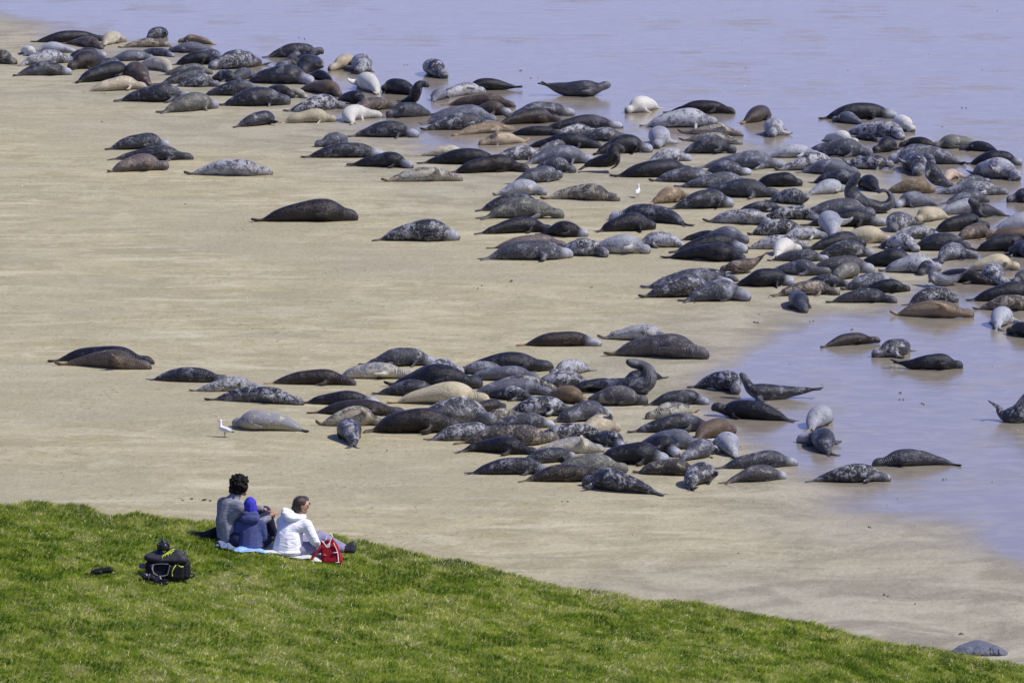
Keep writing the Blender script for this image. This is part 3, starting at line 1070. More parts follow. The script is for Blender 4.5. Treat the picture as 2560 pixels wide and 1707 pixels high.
def build_seals():
    rng = np.random.default_rng(3)
    for ln in SEALS.strip().splitlines():
        w = ln.split()
        ox, oy, sc = TILES[w[0]]
        xt, yt, xn, yn, H = [float(q) for q in w[1:6]]
        xt, xn = ox + xt / sc, ox + xn / sc
        yt, yn = oy + yt / sc, oy + yn / sc
        H /= sc
        coat = w[6]
        opt = {'w': 0, 'r': 0, 'h': 0, 't': 0, 'b': 0}; path = None
        for q in w[7:]:
            if q == 'w': opt['w'] = 1
            elif q[0] == 'p': path = [[float(c) for c in a.split(',')] for a in q[1:].split(';')]
            elif q[0] in 'rhtb': opt[q[0]] = float(q[1:])
        T = ground(xt, yt); N = ground(xn, yn)
        dx = N[0] - T[0]; dy = N[1] - T[1]
        Ld = math.hypot(dx, dy)
        lift = opt['h'] * 0.55 + opt['t'] * 0.4
        m = mpp((yt + yn) / 2)
        if Ld > 2.35:
            dy = math.copysign(min(abs(dy), math.sqrt(max(2.35 ** 2 - dx * dx, 0.04))), dy)
        elif Ld + lift < 1.35:
            s = math.copysign(1, dy) if abs(dy) > 1e-6 else 1
            dy = s * math.sqrt(max((1.35 - lift) ** 2 - dx * dx, 0.0)) if abs(dx) < 1.35 - lift else dy
        if T[1] < N[1]:
            N = np.array([T[0] + dx, T[1] + dy, 0])
        else:
            T = np.array([N[0] - dx, N[1] - dy, 0])
        Lg = math.hypot(dx, dy)
        L = Lg * (1 + 0.25 * opt['b'] ** 2) + lift
        crowd = 1.0 if (yt > 700 and (xt < 850 or xt > 1900)) or xn < 1100 and yn > 300 and yn < 700 else 1.13
        Rr = H * m / 2 * 1.04 * crowd
        Rr = min(Rr, 0.135 * L + 0.04, 0.325)
        Rr = max(Rr, 0.085 * L)
        if crowd > 1: L *= 1.07; Lg *= 1.07
        # pose
        hx, hy = dx / Lg, dy / Lg
        var = int(rng.integers(0, 3))
        base, co = CANON[var]
        me = base.copy(); me.name = 'grey_seal'
        s = co[:, 0] / L0
        s = s + rng.normal(-0.005, 0.03) * np.sin(math.pi * np.clip(s, 0, 1)) ** 2
        lat = co[:, 1] / R0; up = co[:, 2] / R0
        NS = 80
        ss = np.linspace(0, 1, NS)
        ph = np.interp(ss, [p[0] for p in PROF], [p[2] for p in PROF])
        ph = np.where(ss < .12, 0.06 + ss * 0.1, ph)
        ph = np.convolve(np.pad(ph, 3, mode='edge'), np.ones(7) / 7, mode='valid')
        rest = ph * Rr * 0.90
        hl, tl = opt['h'], opt['t']
        yaw = rng.normal(0, 0.06)
        st = 0.80 if hl < 0.15 else (0.62 if hl < 0.5 else 0.52)
        z = rest + hl * sstep(st, 0.97, ss) + tl * sstep(0.34, 0.02, ss) ** 1.2
        hump = rng.normal(0, 0.008) * np.sin(ss * math.pi * 3 + rng.uniform(0, 6))
        z = z + np.where((ss > .2) & (ss < .85), np.abs(hump), 0)
        ds = L / (NS - 1)
        dz = np.diff(z)
        adv = np.sqrt(np.maximum(ds * ds - dz * dz, (0.10 * ds) ** 2))
        f = np.concatenate([[0], np.cumsum(adv)]); f = f / f[-1] * Lg
        bow = opt['b'] if opt['b'] else rng.normal(0, 0.045)
        yb = bow * Lg * np.sin(np.pi * f / Lg) + 0.02 * Lg * rng.normal() * np.sin(2 * np.pi * f / Lg) + yaw * Lg * sstep(0.74, 1.0, ss)
        C = np.stack([f, yb, z], -1)
        if path:                              # posture read off the photograph: spine in an upright plane through the base line
            ybase = max(yt, yn); md = mpp(ybase)
            pts = [((ox + a / sc - (xt + xn) / 2) * md, 0.10 * math.sin(i * 1.3), (ybase - oy - b_ / sc) * md) for i, (a, b_) in enumerate(path)]
            cp = np.array(curve_pts(pts, 120))
            al = np.concatenate([[0], np.cumsum(np.linalg.norm(np.diff(cp, axis=0), axis=1))])
            L = al[-1]
            C = np.stack([np.interp(ss * L, al, cp[:, i]) for i in range(3)], -1)
            C[:, 2] = np.maximum(C[:, 2], rest * 0.95)
            C[:, 1] *= 1.0
            gb = ground((xt + xn) / 2, ybase)
            T = np.array([gb[0], gb[1] + Rr, 0]); N = T.copy(); hx, hy = 1.0, 0.0; Lg = 0.0
        tan = np.gradient(C, axis=0); tan /= np.linalg.norm(tan, axis=1)[:, None]
        upv = np.tile([0, 0, 1.0], (NS, 1))
        if path:
            sg = 1.0 if dx > 0 else -1.0
            upv = np.stack([-tan[:, 2] * sg, 0 * ss, tan[:, 0] * sg], -1)      # rotate with the spine in its plane
        latv = np.cross(upv, tan); latv /= np.linalg.norm(latv, axis=1)[:, None] + 1e-9
        nv = np.cross(tan, latv)
        facing = -1.0 if (dx > 0) else 1.0
        roll = math.radians(opt['r'] if opt['r'] else (rng.normal(0, 8) if rng.uniform() < .7 else rng.uniform(10, 45))) * facing
        rollc = roll * (1 - 0.5 * sstep(0.75, 0.95, s)) + rng.normal(0, .12) * np.sin(s * 4)
        cr, sr = np.cos(rollc), np.sin(rollc)
        a = lat * cr - up * sr; b = lat * sr + up * cr
        nk = rng.uniform(0.80, 1.04) if hl < .3 else (0.96 if path else 1.12); hp = rng.uniform(0.85, 1.12)
        shape = (1 + (nk - 1) * np.exp(-((s - .85) / .06) ** 2)) * (1 + (hp - 1) * np.exp(-((s - .27) / .10) ** 2))
        lump = shape + 0.07 * np.sin(s * rng.uniform(8, 15) + rng.uniform(0, 6)) * (s > .2) * (s < .85)
        sc_ = np.clip(s, 0, 1)
        P = np.stack([np.interp(sc_, ss, C[:, i]) for i in range(3)], -1)
        LV = np.stack([np.interp(sc_, ss, latv[:, i]) for i in range(3)], -1)
        NV = np.stack([np.interp(sc_, ss, nv[:, i]) for i in range(3)], -1)
        P[:, 0] += np.where(s > 1, (s - 1) * L, 0) + np.where(s < 0, s * L, 0)
        wide = 1.10 if opt['r'] < 30 else 1.0
        Q = P + LV * (a * Rr * lump * wide)[:, None] + NV * (b * Rr * lump)[:, None]
        low = Q[:, 2] < 0.035
        Q[:, 2] = np.where(low, 0.035 * np.exp((Q[:, 2] - 0.035) / 0.035) - 0.006, Q[:, 2])
        org = np.array([Lg / 2, 0, 0])
        Q = Q - org
        ca, sa = hx, hy
        me.vertices.foreach_set('co', Q.astype(np.float32).ravel())
        me.update()
        o = link('grey_seal', me, None, [SEALM], smooth=False)
        o.location = ((T[0] + N[0]) / 2, (T[1] + N[1]) / 2, 0.0)
        o.rotation_euler = (0, 0, math.atan2(hy, hx))
        o.location.z = -0.012
        cb = COATS[coat]
        j = lambda c: [float(x) for x in np.array(c) * rng.uniform(0.88, 1.12)]
        o['coat_back'] = j(cb[0]); o['coat_blotch'] = j(cb[1]); o['coat_belly'] = j(cb[2]); o['blotch'] = cb[3]
        o['flipper_tone'] = j(cb[4])
        lum = sum(cb[0]) / 3
        o['blotch'] = float(min(1.0, cb[3] * rng.uniform(.8, 1.3)))
        if lum < .19: o['coat_back'] = [q * .60 for q in o['coat_back']]; o['coat_belly'] = [q * .75 for q in o['coat_belly']]
        if lum < .19 and abs(opt['r']) < 25 and not path: o['coat_belly'] = [.65 * a + .35 * b for a, b in zip(o['coat_back'], o['coat_belly'])]
        o['head_tone'] = [float(q) for q in np.array([0.44, 0.455, 0.48]) * rng.uniform(0.65, 1.15)] if opt['w'] else [float(x) for x in np.array(cb[1]) * 0.9]
        if lum < .08 and coat not in ('K', 'KB', 'U', 'UT'): o['coat_blotch'] = [min(q * 1.40, .38) for q in o['coat_blotch']]
        o['head_amount'] = 0.95 if opt['w'] else 0.25
        o['gloss'] = 0.24 if lum < .06 else 0.34
        REG.append(dict(o=o, x=(xt + xn) / 2, y=max(yt, yn), x0=min(xt, xn), x1=max(xt, xn), H=H, xt=xt, xn=xn, yt=yt, yn=yn, coat=cb[5], w=opt['w'], h=hl, t=tl, r=opt['r'],
                        L=L, dx=dx, dy=dy))


build_seals()


def pack_of(x, y):
    if y > 700:
        if x < 330 and y < 930: return 'pair lying alone above the grassy slope'
        if x < 800: return 'thin line left of the lower pack'
        if y < 910 and x > 1290 and x < 1780: return 'three above the lower pack'
        if x < 1180: return 'left part of the lower pack'
        if x < 1420: return 'middle of the lower pack' if y < 1085 else 'bottom row of the lower pack'
        if x < 1660: return 'right part of the lower pack' if y < 1085 else 'bottom row of the lower pack'
        if x < 2030 and y > 900: return 'loose string right of the lower pack'
        if y > 860 and x >= 1960: return 'open wet sand at lower right'
        if y < 760 or x > 2430: return 'lower right fringe of the upper crowd'
        return 'wet sand below the upper crowd'
    if x < 520 and y > 330: return 'small group on dry sand at upper left'
    if x < 1180 and y > 440: return 'bare dry sand left of the upper crowd'
    if x < 290: return 'far left end of the upper crowd'
    if x < 540: return 'left end of the upper crowd'
    if x < 760: return 'left wing of the upper crowd'
    if x < 1010: return 'upper crowd where the wet sand begins' if y < 330 else 'near edge left of the gull'
    if x < 1300: return 'upper crowd below the round dark seal' if y < 370 else 'dry edge left of the standing gull'
    if x < 1580: return 'middle back of the upper crowd' if y < 400 else 'middle front of the upper crowd'
    if x < 1800:
        if y < 360: return 'wet sand behind the upper crowd'
        return 'heart of the upper crowd' if y < 500 else 'right front of the upper crowd'
    if x < 2070:
        if y < 360: return 'wet sand behind the upper crowd'
        return 'right heart of the upper crowd' if y < 530 else 'crowded right front of the upper crowd'
    if x < 2300:
        return 'back right of the upper crowd' if y < 440 else ('thick right side of the upper crowd' if y < 590 else 'front right of the upper crowd')
    return 'rear right corner of the upper crowd' if y < 480 else ('right edge of the upper crowd' if y < 650 else 'lower right fringe of the upper crowd')


ORD = ['first', 'second', 'third', 'fourth', 'fifth', 'sixth', 'seventh', 'eighth', 'ninth', 'tenth', 'eleventh', 'twelfth']


def label_seals():
    def base(r):
        if r['h'] > .3: w = 'rearing'
        elif r['r'] >= 60: w = 'side-lying'
        elif abs(r['dx']) < 0.35 * abs(r['dy']): w = 'end-on'
        else: w = 'left-facing' if r['dx'] < 0 else 'right-facing'
        a = ' pale-headed ' if r['w'] else ' '
        return r['coat'] + a + w + ' seal' + (' with lifted tail' if r['t'] > .1 and r['h'] < .1 else '')
    for r in REG:
        r['b'] = base(r); r['p'] = pack_of(r['x'], r['y'])
    done = {}
    for r in REG:
        same = [q for q in REG if q['b'] == r['b'] and q['p'] == r['p']]
        if len(same) == 1:
            # one more clue: the nearest neighbour of another colour
            nb = [q for q in REG if q is not r and q['coat'] != r['coat'] and math.hypot(q['x'] - r['x'], (q['y'] - r['y']) * 2.5) < 140]
            lab = r['b'] + ', ' + r['p']
            if nb:
                q = min(nb, key=lambda q: math.hypot(q['x'] - r['x'], (q['y'] - r['y']) * 2.5))
                ddx, ddy = r['x'] - q['x'], (r['y'] - q['y']) * 3
                rel = ('right of' if ddx > 0 else 'left of') if abs(ddx) > abs(ddy) else ('below' if ddy > 0 else 'above')
                l2 = r['b'] + ' just ' + rel + ' a ' + q['coat'] + ' one, ' + r['p']
                if len(l2.split()) <= 16: lab = l2
        else:
            same.sort(key=lambda q: q['x'])
            lab = ORD[same.index(r)] + ' ' + r['b'] + ' from the left, ' + r['p']
            if len(lab.split()) > 16: lab = ORD[same.index(r)] + ' ' + r['b'].replace(' blotched', '') + ' from left, ' + r['p'].replace(' of the ', ', ')
        r['lab'] = lab
    seen = {}
    for r in REG:
        if r['lab'] in seen: r['lab'] = r['lab'].replace(' seal ', ' seal in the ', 1)[:0] + 'another ' + r['lab']
        seen[r['lab']] = 1
        tag(r['o'], r['lab'], 'seal', GROUP)
    assert len(seen) == len(REG)


label_seals()

# ------------------------------------------------------------------ people on the grass
TP = (460, 1160, 5.227)        # the crop the figures were measured in
PXM = 68.0


def hill_at(X, Y, tile=TP):
    return on_hill(tile[0] + X / tile[2], tile[1] + Y / tile[2])


SKIN = simple('skin', (0.50, 0.30, 0.20), (0.44, 0.25, 0.165), 12, 0.55, 0.1, 60)
SKIN_TAN = simple('tanned_skin', (0.42, 0.245, 0.155), (0.36, 0.20, 0.125), 12, 0.55, 0.1, 60)


def knit_mat():
    k = Nodes('marled_knit')
    co = k.n('ShaderNodeTexCoord').outputs['Object']
    v = k.mapping(co, (1, 1, 6))
    v2 = k.mapping(co, (2, 2, 14))
    f = k.remap(k.noise(v, 14, 4, 0.7), 0.36, 0.64)
    g = k.remap(k.noise(v2, 24, 3, 0.7), 0.4, 0.6, 0, 0.7)
    c = k.mix(f, (0.105, 0.108, 0.120), (0.35, 0.355, 0.375))
    c = k.mix(g, c, (0.20, 0.21, 0.24))
    k.l(c, k.b.inputs['Base Color'])
    k.b.inputs['Roughness'].default_value = 0.95
    k.b.inputs['Specular IOR Level'].default_value = 0.15
    k.bump(k.noise(v, 22, 3), 0.5, 0.012)
    return k.m


def cloth_mat(name, c1, c2, fold=0.6, dist=0.03, scale=5.5, rough=0.8, spec=0.2, stretch=(1, 1, 2.8)):
    k = Nodes(name)
    co = k.n('ShaderNodeTexCoord').outputs['Object']
    v = k.mapping(co, stretch, (0.0, 0.35, 0.2))
    n = k.noise(v, scale, 3, 0.5, 0.9)
    fine = k.noise(co, 90, 2)
    k.l(k.mix(k.remap(fine, 0.35, 0.65), c1, c2), k.b.inputs['Base Color'])
    k.b.inputs['Roughness'].default_value = rough
    k.b.inputs['Specular IOR Level'].default_value = spec
    k.bump(n, fold, dist)
    return k.m


KNIT = knit_mat()
NAVY_COAT = cloth_mat('navy_softshell', (0.055, 0.068, 0.165), (0.068, 0.082, 0.19), 0.5, 0.03)
WHITE_COAT = cloth_mat('white_shell', (0.80, 0.81, 0.82), (0.84, 0.85, 0.86), 0.7, 0.035, 6.0)
NAVY_TROUSER = cloth_mat('navy_trousers', (0.018, 0.020, 0.045), (0.026, 0.028, 0.06), 0.4, 0.03)
LILAC = cloth_mat('lilac_grey_trousers', (0.21, 0.205, 0.30), (0.25, 0.245, 0.34), 0.4, 0.02)
BEANIE = cloth_mat('blue_beanie_knit', (0.040, 0.038, 0.36), (0.055, 0.050, 0.44), 0.3, 0.01, 20)
BLACK_HAIR = simple('black_hair', (0.004, 0.0035, 0.0035), (0.011, 0.009, 0.008), 40, 0.6, 0.6, 90, spec=0.15)
BROWN_HAIR = simple('brown_hair', (0.030, 0.019, 0.013), (0.062, 0.038, 0.024), 30, 0.42, 0.5, 60, (6, 1, 1))
BLACK_SHOE = simple('black_shoe', (0.02, 0.02, 0.022), (0.04, 0.04, 0.045), 30, 0.5, 0.2)
BLACK_GLOSS = simple('black_plastic', (0.012, 0.012, 0.014), (0.02, 0.02, 0.022), 30, 0.25, 0.0, spec=0.6)


def hand(side_pts, base, along, across, r=0.0095, curl=0.35, length=0.085):
    """five fingers as tapering chains of balls, rooted in the palm"""
    out = []
    A = Vector(along).normalized(); X = Vector(across).normalized(); N = A.cross(X).normalized()
    B = Vector(base)
    out.append([(tuple(B), .026), (tuple(B + A * .055 + X * .022), .017), (tuple(B + A * .055 - X * .022), .017)])
    for i, (off, ln) in enumerate(((-.030, .80), (-.010, .97), (.010, 1.0), (.030, .90))):
        p = B + A * .052 + X * off
        d = A.copy(); q = [p]
        for s in range(3):
            d = (d - N * curl * (s + 0.6) * 0.6).normalized()
            p = p + d * length * ln * (.42, .32, .26)[s]; q.append(p)
        for s in range(3):
            out.append([(tuple(q[s]), r * (1 - .1 * s)), (tuple(q[s + 1]), r * (.9 - .1 * s))])
    t0 = B + A * .012 + X * .030
    t1 = t0 + (A * .55 + X * .75).normalized() * .036; t2 = t1 + (A * .9 + X * .2 - N * .3).normalized() * .034
    out += [[(tuple(t0), .013), (tuple(t1), .011)], [(tuple(t1), .011), (tuple(t2), .009)]]
    return out


def head_shapes(c, f, r=0.095, scale=1.0):
    """a head with jaw, nose, brow, chin and ears; f is the facing direction"""
    C = Vector(c); Fd = Vector(f).normalized(); S = Fd.cross(Vector((0, 0, 1))).normalized(); U = Vector((0, 0, 1))
    k = scale
    P = lambda a, b, d: tuple(C + Fd * a * k + S * b * k + U * d * k)
    sh = [[(P(-.012, 0, .02), r * k), (P(.03, 0, .012), .078 * k)],
          [(P(.02, 0, -.03), .065 * k), (P(.065, 0, -.085), .026 * k), (P(.03, .03, -.06), .035 * k), (P(.03, -.03, -.06), .035 * k)],
          [(P(.095, 0, .02), .012 * k), (P(.118, 0, -.022), .013 * k)],
          [(P(.088, .028, .032), .012 * k), (P(.088, -.028, .032), .012 * k)],
          [(P(.094, .02, -.052), .008 * k), (P(.094, -.02, -.052), .008 * k)]]
    for s in (1, -1):
        sh.append([(P(-.01, s * .088, .012), .010 * k), (P(-.018, s * .098, .022), .012 * k), (P(-.008, s * .09, -.022), .010 * k)])
    return sh


# ---- man in the grey knitted jumper
def build_man():
    o0 = hill_at(560, 1058)
    root = empty('person', o0)
    tag(root, 'curly black haired person in a marled grey jumper, hands clasped over the knees', 'person')
    pel = (0.03, 0.0, .10); mid = (-.005, .02, .30); up = (.045, .045, .46)
    shN = (.165, -.085, .475); shF = (-.045, .165, .475)
    neck = (.105, .06, .575); hc = (.165, .10, .685)
    elN, wrN = (.335, .0, .25), (.500, .12, .305)
    elF, wrF = (.25, .34, .385), (.445, .29, .375)
    kN, kF = (.475, .19, .305), (.44, .42, .325)
    fN, fF = (.545, .31, .05), (.50, .56, .05)
    hN, hF = (.12, -.07, .10), (-.02, .12, .10)
    body = head_shapes(hc, (.66, .75, -.02))
    body += [[(neck, .052), ((.145, .085, .64), .056)], [(up, .10), (neck, .05)],
             [(shN, .05), (elN, .036)], [(elN, .036), (wrN, .026)], [(shF, .05), (elF, .036)], [(elF, .036), (wrF, .026)],
             [(shN, .05), (shF, .05), (mid, .10)], [(mid, .10), (pel, .11)],
             [(hN, .08), (kN, .052)], [(kN, .052), (fN, .035)], [(hF, .08), (kF, .052)], [(kF, .052), (fF, .035)],
             [(fN, .035), ((.60, .37, .035), .03)], [(fF, .035), ((.56, .62, .035), .03)]]
    body += hand(None, (.520, .150, .335), (.55, .45, .28), (-.5, .6, .2), length=.07)
    body += hand(None, (.490, .260, .350), (.62, -.5, -.15), (.3, .6, -.6), length=.07)
    me = hull_mesh('body', body, 0.0065, 2)
    link('body', me, root, [SKIN_TAN])
    # jumper
    jm = [[(up, .135), (mid, (.135, .15, .14))], [(mid, (.135, .15, .14)), (pel, (.15, .155, .12))], [(up, .12), (shN, .075)], [(up, .12), (shF, .075)],
          [(shN, .082), (shF, .082), (mid, (.12, .13, .10))],
          [(shN, .075), (elN, .056)], [(elN, .056), ((.492, .115, .303), .042)], [(shF, .075), (elF, .055)], [(elF, .055), ((.410, .30, .377), .042)],
          [((.075, .05, .545), .078), ((.105, .062, .592), .068)]]
    me = hull_mesh('jumper', jm, 0.010, 4)
    link('jumper', me, root, [KNIT])
    tr = [[(hN, .115), (kN, .078)], [(kN, .078), ((.54, .29, .10), .055)], [(hF, .115), (kF, .078)], [(kF, .078), ((.495, .54, .10), .055)],
          [(hN, .115), (hF, .115), ((-.02, -.02, .08), .10)]]
    link('trousers', hull_mesh('trousers', tr, 0.010, 4), root, [NAVY_TROUSER])
    for f, g in ((fN, (.64, .40, .03)), (fF, (.60, .66, .03))):
        link('shoe', hull_mesh('shoe', [[(f, .05), ((f[0] - .03, f[1] - .03, .03), .045), (g, .036)]], 0.008, 2), root, [BLACK_SHOE])
    # curly hair: many small locks over the skull
    rng = random.Random(4)
    C = Vector((.145, .085, .725))
    hs = [[(tuple(C), (.108, .108, .112))], [((.12, .07, .655), (.085, .085, .07))]]
    for i in range(420):
        d = Vector((rng.gauss(0, 1), rng.gauss(0, 1), rng.gauss(0, 1))).normalized()
        if d.z < -.75 or (d.dot(Vector((.8, .6, 0))) > .62 and d.z < .35): continue
        rr = Vector((.108 * d.x, .108 * d.y, .112 * d.z)) * rng.uniform(.94, 1.10)
        p = C + rr
        q = p + Vector((rng.uniform(-.012, .012), rng.uniform(-.012, .012), rng.uniform(-.012, .012)))
        hs.append([(tuple(p), rng.uniform(.008, .014)), (tuple(q), rng.uniform(.007, .012))])
    for i in range(45):
        hs.append([((.22 + rng.uniform(-.02, .035), .15 + rng.uniform(-.03, .02), .775 + rng.uniform(-.04, .03)), rng.uniform(.010, .016))])
        a = rng.uniform(-.09, .09)
        hs.append([((.085 + a * .6, .03 - a * .8, .635 + rng.uniform(-.02, .03)), rng.uniform(.009, .014))])
    link('hair', hull_mesh('hair', hs, 0.006, 1, 0.3), root, [BLACK_HAIR])
    w = hull_mesh('wristwatch', [[((.424, .302, .377), (.016, .036, .036)), ((.437, .298, .376), (.014, .034, .034))]], 0.006, 1)
    link('wristwatch', w, root, [BLACK_GLOSS])
    return root


def build_child():
    o0 = hill_at(868, 1135)
    root = empty('person', o0)
    tag(root, 'small person in a blue beanie and navy hooded jacket, seated between the other two', 'person')
    hc = (.012, .045, .535)
    shN, shF = (.135, .02, .325), (-.135, .02, .325)
    elN, elF = (.165, .03, .16), (-.165, .03, .16)
    wN, wF = (.10, .19, .12), (-.10, .19, .12)
    body = head_shapes(hc, (-.05, .98, -.10), 0.086, 0.78)
    body += [[((0, .03, .40), .042), ((.005, .04, .47), .045)], [(shN, .035), (shF, .035), ((0, .02, .2), .08)], [((0, .02, .2), .08), ((0, .0, .09), .10)],
             [(shN, .038), (elN, .028)], [(elN, .028), (wN, .022)], [(shF, .038), (elF, .028)], [(elF, .028), (wF, .022)],
             [((.07, .02, .08), .06), ((.20, .27, .09), .042)], [((.20, .27, .09), .042), ((.02, .36, .04), .03)],
             [((-.07, .02, .08), .06), ((-.20, .27, .09), .042)], [((-.20, .27, .09), .042), ((-.02, .38, .04), .03)]]
    body += hand(None, wN, (-.3, .9, .1), (1, .3, 0), 0.008, 0.3, .06)
    body += hand(None, wF, (.3, .9, .1), (-1, .3, 0), 0.008, 0.3, .06)
    link('body', hull_mesh('body', body, 0.0065, 2), root, [SKIN])
    jk = [[((0, .02, .29), (.135, .095, .075)), ((0, .0, .10), (.150, .125, .10))], [(shN, (.05, .055, .05)), (shF, (.05, .055, .05)), ((0, .02, .22), (.14, .10, .06))],
          [(shN, .056), (elN, .050)], [(elN, .050), ((.11, .17, .125), .040)], [(shF, .056), (elF, .050)], [(elF, .050), ((-.11, .17, .125), .040)],
          [((0, .02, .35), (.09, .07, .04)), ((0, .02, .39), (.075, .065, .04))], [((0, .0, .07), (.16, .135, .06))]]
    link('jacket', hull_mesh('jacket', jk, 0.009, 4), root, [NAVY_COAT])
    hd = [[((-.055, -.035, .40), (.065, .055, .052)), ((.055, -.035, .40), (.065, .055, .052)), ((0, -.05, .405), (.08, .05, .055))],
          [((-.04, -.01, .455), (.065, .060, .045)), ((.04, -.01, .455), (.065, .060, .045))],
          [((-.075, .03, .41), .045), ((-.055, .09, .43), .035)], [((.075, .03, .41), .045), ((.055, .09, .43), .035)]]
    link('hood', hull_mesh('hood', hd, 0.008, 3), root, [NAVY_COAT])
    bn = [[((.005, .035, .50), (.085, .090, .055)), ((.0, .035, .575), (.078, .085, .068))], [((0, .02, .47), (.072, .072, .04)), ((.0, .03, .52), (.08, .085, .05))], [((-.002, .035, .61), (.055, .06, .045))]]
    link('beanie', hull_mesh('beanie', bn, 0.008, 3), root, [BEANIE])
    link('trousers', hull_mesh('trousers', [[((.07, .0, .07), .085), ((.20, .26, .09), .055)], [((.20, .26, .09), .055), ((.03, .35, .05), .045)],
                                            [((-.07, .0, .07), .085), ((-.20, .26, .09), .055)], [((-.20, .26, .09), .055), ((-.03, .37, .05), .045)]], 0.010, 3), root, [NAVY_TROUSER])


def build_woman():
    o0 = hill_at(1335, 1192)
    root = empty('person', o0)
    tag(root, 'person in a white hooded jacket and sunglasses, sitting beside the red bag', 'person')
    F = (.42, .90, -.06)
    hc = (.185, .10, .585)
    shN, shF = (.245, -.02, .375), (-.055, .14, .385)
    elN, wN = (.335, -.03, .195), (.375, .10, .10)
    elF, wF = (.06, .33, .24), (.30, .34, .14)
    kN, aN = (.42, .12, .085), (.70, .12, .05)
    kF, aF = (.40, .28, .17), (.71, .20, .05)
    body = head_shapes(hc, F)
    body += [[((.145, .075, .47), .048), ((.175, .095, .54), .05)], [((.10, .06, .38), .09), ((.145, .075, .47), .045)],
             [(shN, .045), (shF, .045), ((.05, .04, .25), .11)], [((.05, .04, .25), .11), ((.03, .02, .11), .13)],
             [(shN, .045), (elN, .034)], [(elN, .034), (wN, .024)], [(shF, .045), (elF, .034)], [(elF, .034), (wF, .024)],
             [((.09, .02, .09), .085), (kN, .055)], [(kN, .055), (aN, .035)], [((.04, .12, .10), .085), (kF, .055)], [(kF, .055), (aF, .035)],
             [(aN, .035), ((.78, .12, .07), .03)], [(aF, .035), ((.79, .20, .07), .03)]]
    body += hand(None, (.385, .12, .095), (.5, .8, -.2), (.8, -.5, 0))
    body += hand(None, (.33, .34, .135), (.9, .0, -.3), (0, 1, 0))
    link('body', hull_mesh('body', body, 0.0065, 2), root, [SKIN])
    jk = [[((.075, .055, .345), (.145, .125, .09)), ((.035, .02, .22), (.170, .155, .12))], [((.035, .02, .22), (.170, .155, .12)), ((.02, .01, .09), (.190, .175, .10))],
          [(shN, .068), (shF, .068), ((.05, .04, .30), (.16, .13, .08))],
          [(shN, .072), (elN, .060)], [(elN, .060), ((.372, .085, .108), .048)], [(shF, .072), (elF, .058)], [(elF, .058), ((.29, .34, .145), .046)],
          [((.02, .0, .06), (.195, .18, .065))]]
    link('jacket', hull_mesh('jacket', jk, 0.010, 3), root, [WHITE_COAT])
    hd = [[((-.005, .02, .50), (.062, .065, .055)), ((.05, -.03, .465), (.075, .055, .05)), ((.10, .03, .46), (.10, .085, .045))],
          [((-.01, .04, .535), (.048, .06, .04)), ((.04, .02, .52), (.06, .06, .035))],
          [((.16, .03, .455), (.065, .055, .04)), ((.215, .07, .455), (.03, .035, .035))], [((.10, .13, .48), (.05, .04, .04)), ((.20, .15, .46), .035)]]
    link('hood', hull_mesh('hood', hd, 0.008, 3), root, [WHITE_COAT])
    hr = [[((.170, .085, .620), (.098, .096, .092))], [((.155, .08, .60), (.088, .088, .085)), ((.145, .072, .555), (.070, .070, .05))],
          [((.205, .115, .655), (.070, .070, .05))], [((.085, .045, .57), (.026, .026, .026)), ((.095, .05, .545), (.022, .022, .03))]]
    link('hair', hull_mesh('hair', hr, 0.007, 2), root, [BROWN_HAIR])
    C = Vector(hc); Fd = Vector(F).normalized(); S = Fd.cross(Vector((0, 0, 1))).normalized()
    P = lambda a, b, d: tuple(C + Fd * a + S * b + Vector((0, 0, d)))
    gl = [[(P(.105, .032, .018), .018), (P(.100, .055, .016), .014)], [(P(.105, -.032, .018), .018), (P(.100, -.055, .016), .014)], [(P(.108, .02, .025), .006), (P(.108, -.02, .025), .006)]]
    for s in (1, -1):
        gl.append([(P(.095, s * .068, .022), .007), (P(.03, s * .092, .022), .006)])
        gl.append([(P(.03, s * .092, .022), .006), (P(-.015, s * .10, .015), .006)])
    link('sunglasses', hull_mesh('sunglasses', gl, 0.005, 1), root, [BLACK_GLOSS])
    tr = [[((.11, -.02, .070), .095), (kN, .078)], [(kN, .075), ((.67, .12, .055), .05)], [((.05, .1, .09), .10), (kF, .078)], [(kF, .075), ((.68, .20, .055), .05)]]
    link('trousers', hull_mesh('trousers', tr, 0.010, 3), root, [LILAC])
    for a, y in ((aN, .12), (aF, .22)):
        link('shoe', hull_mesh('shoe', [[((a[0] + .01, y, .05), .048), ((.79, y, .045), .045), ((.80, y, .10), .034)]], 0.008, 2), root, [BLACK_SHOE])


build_man(); build_child(); build_woman()


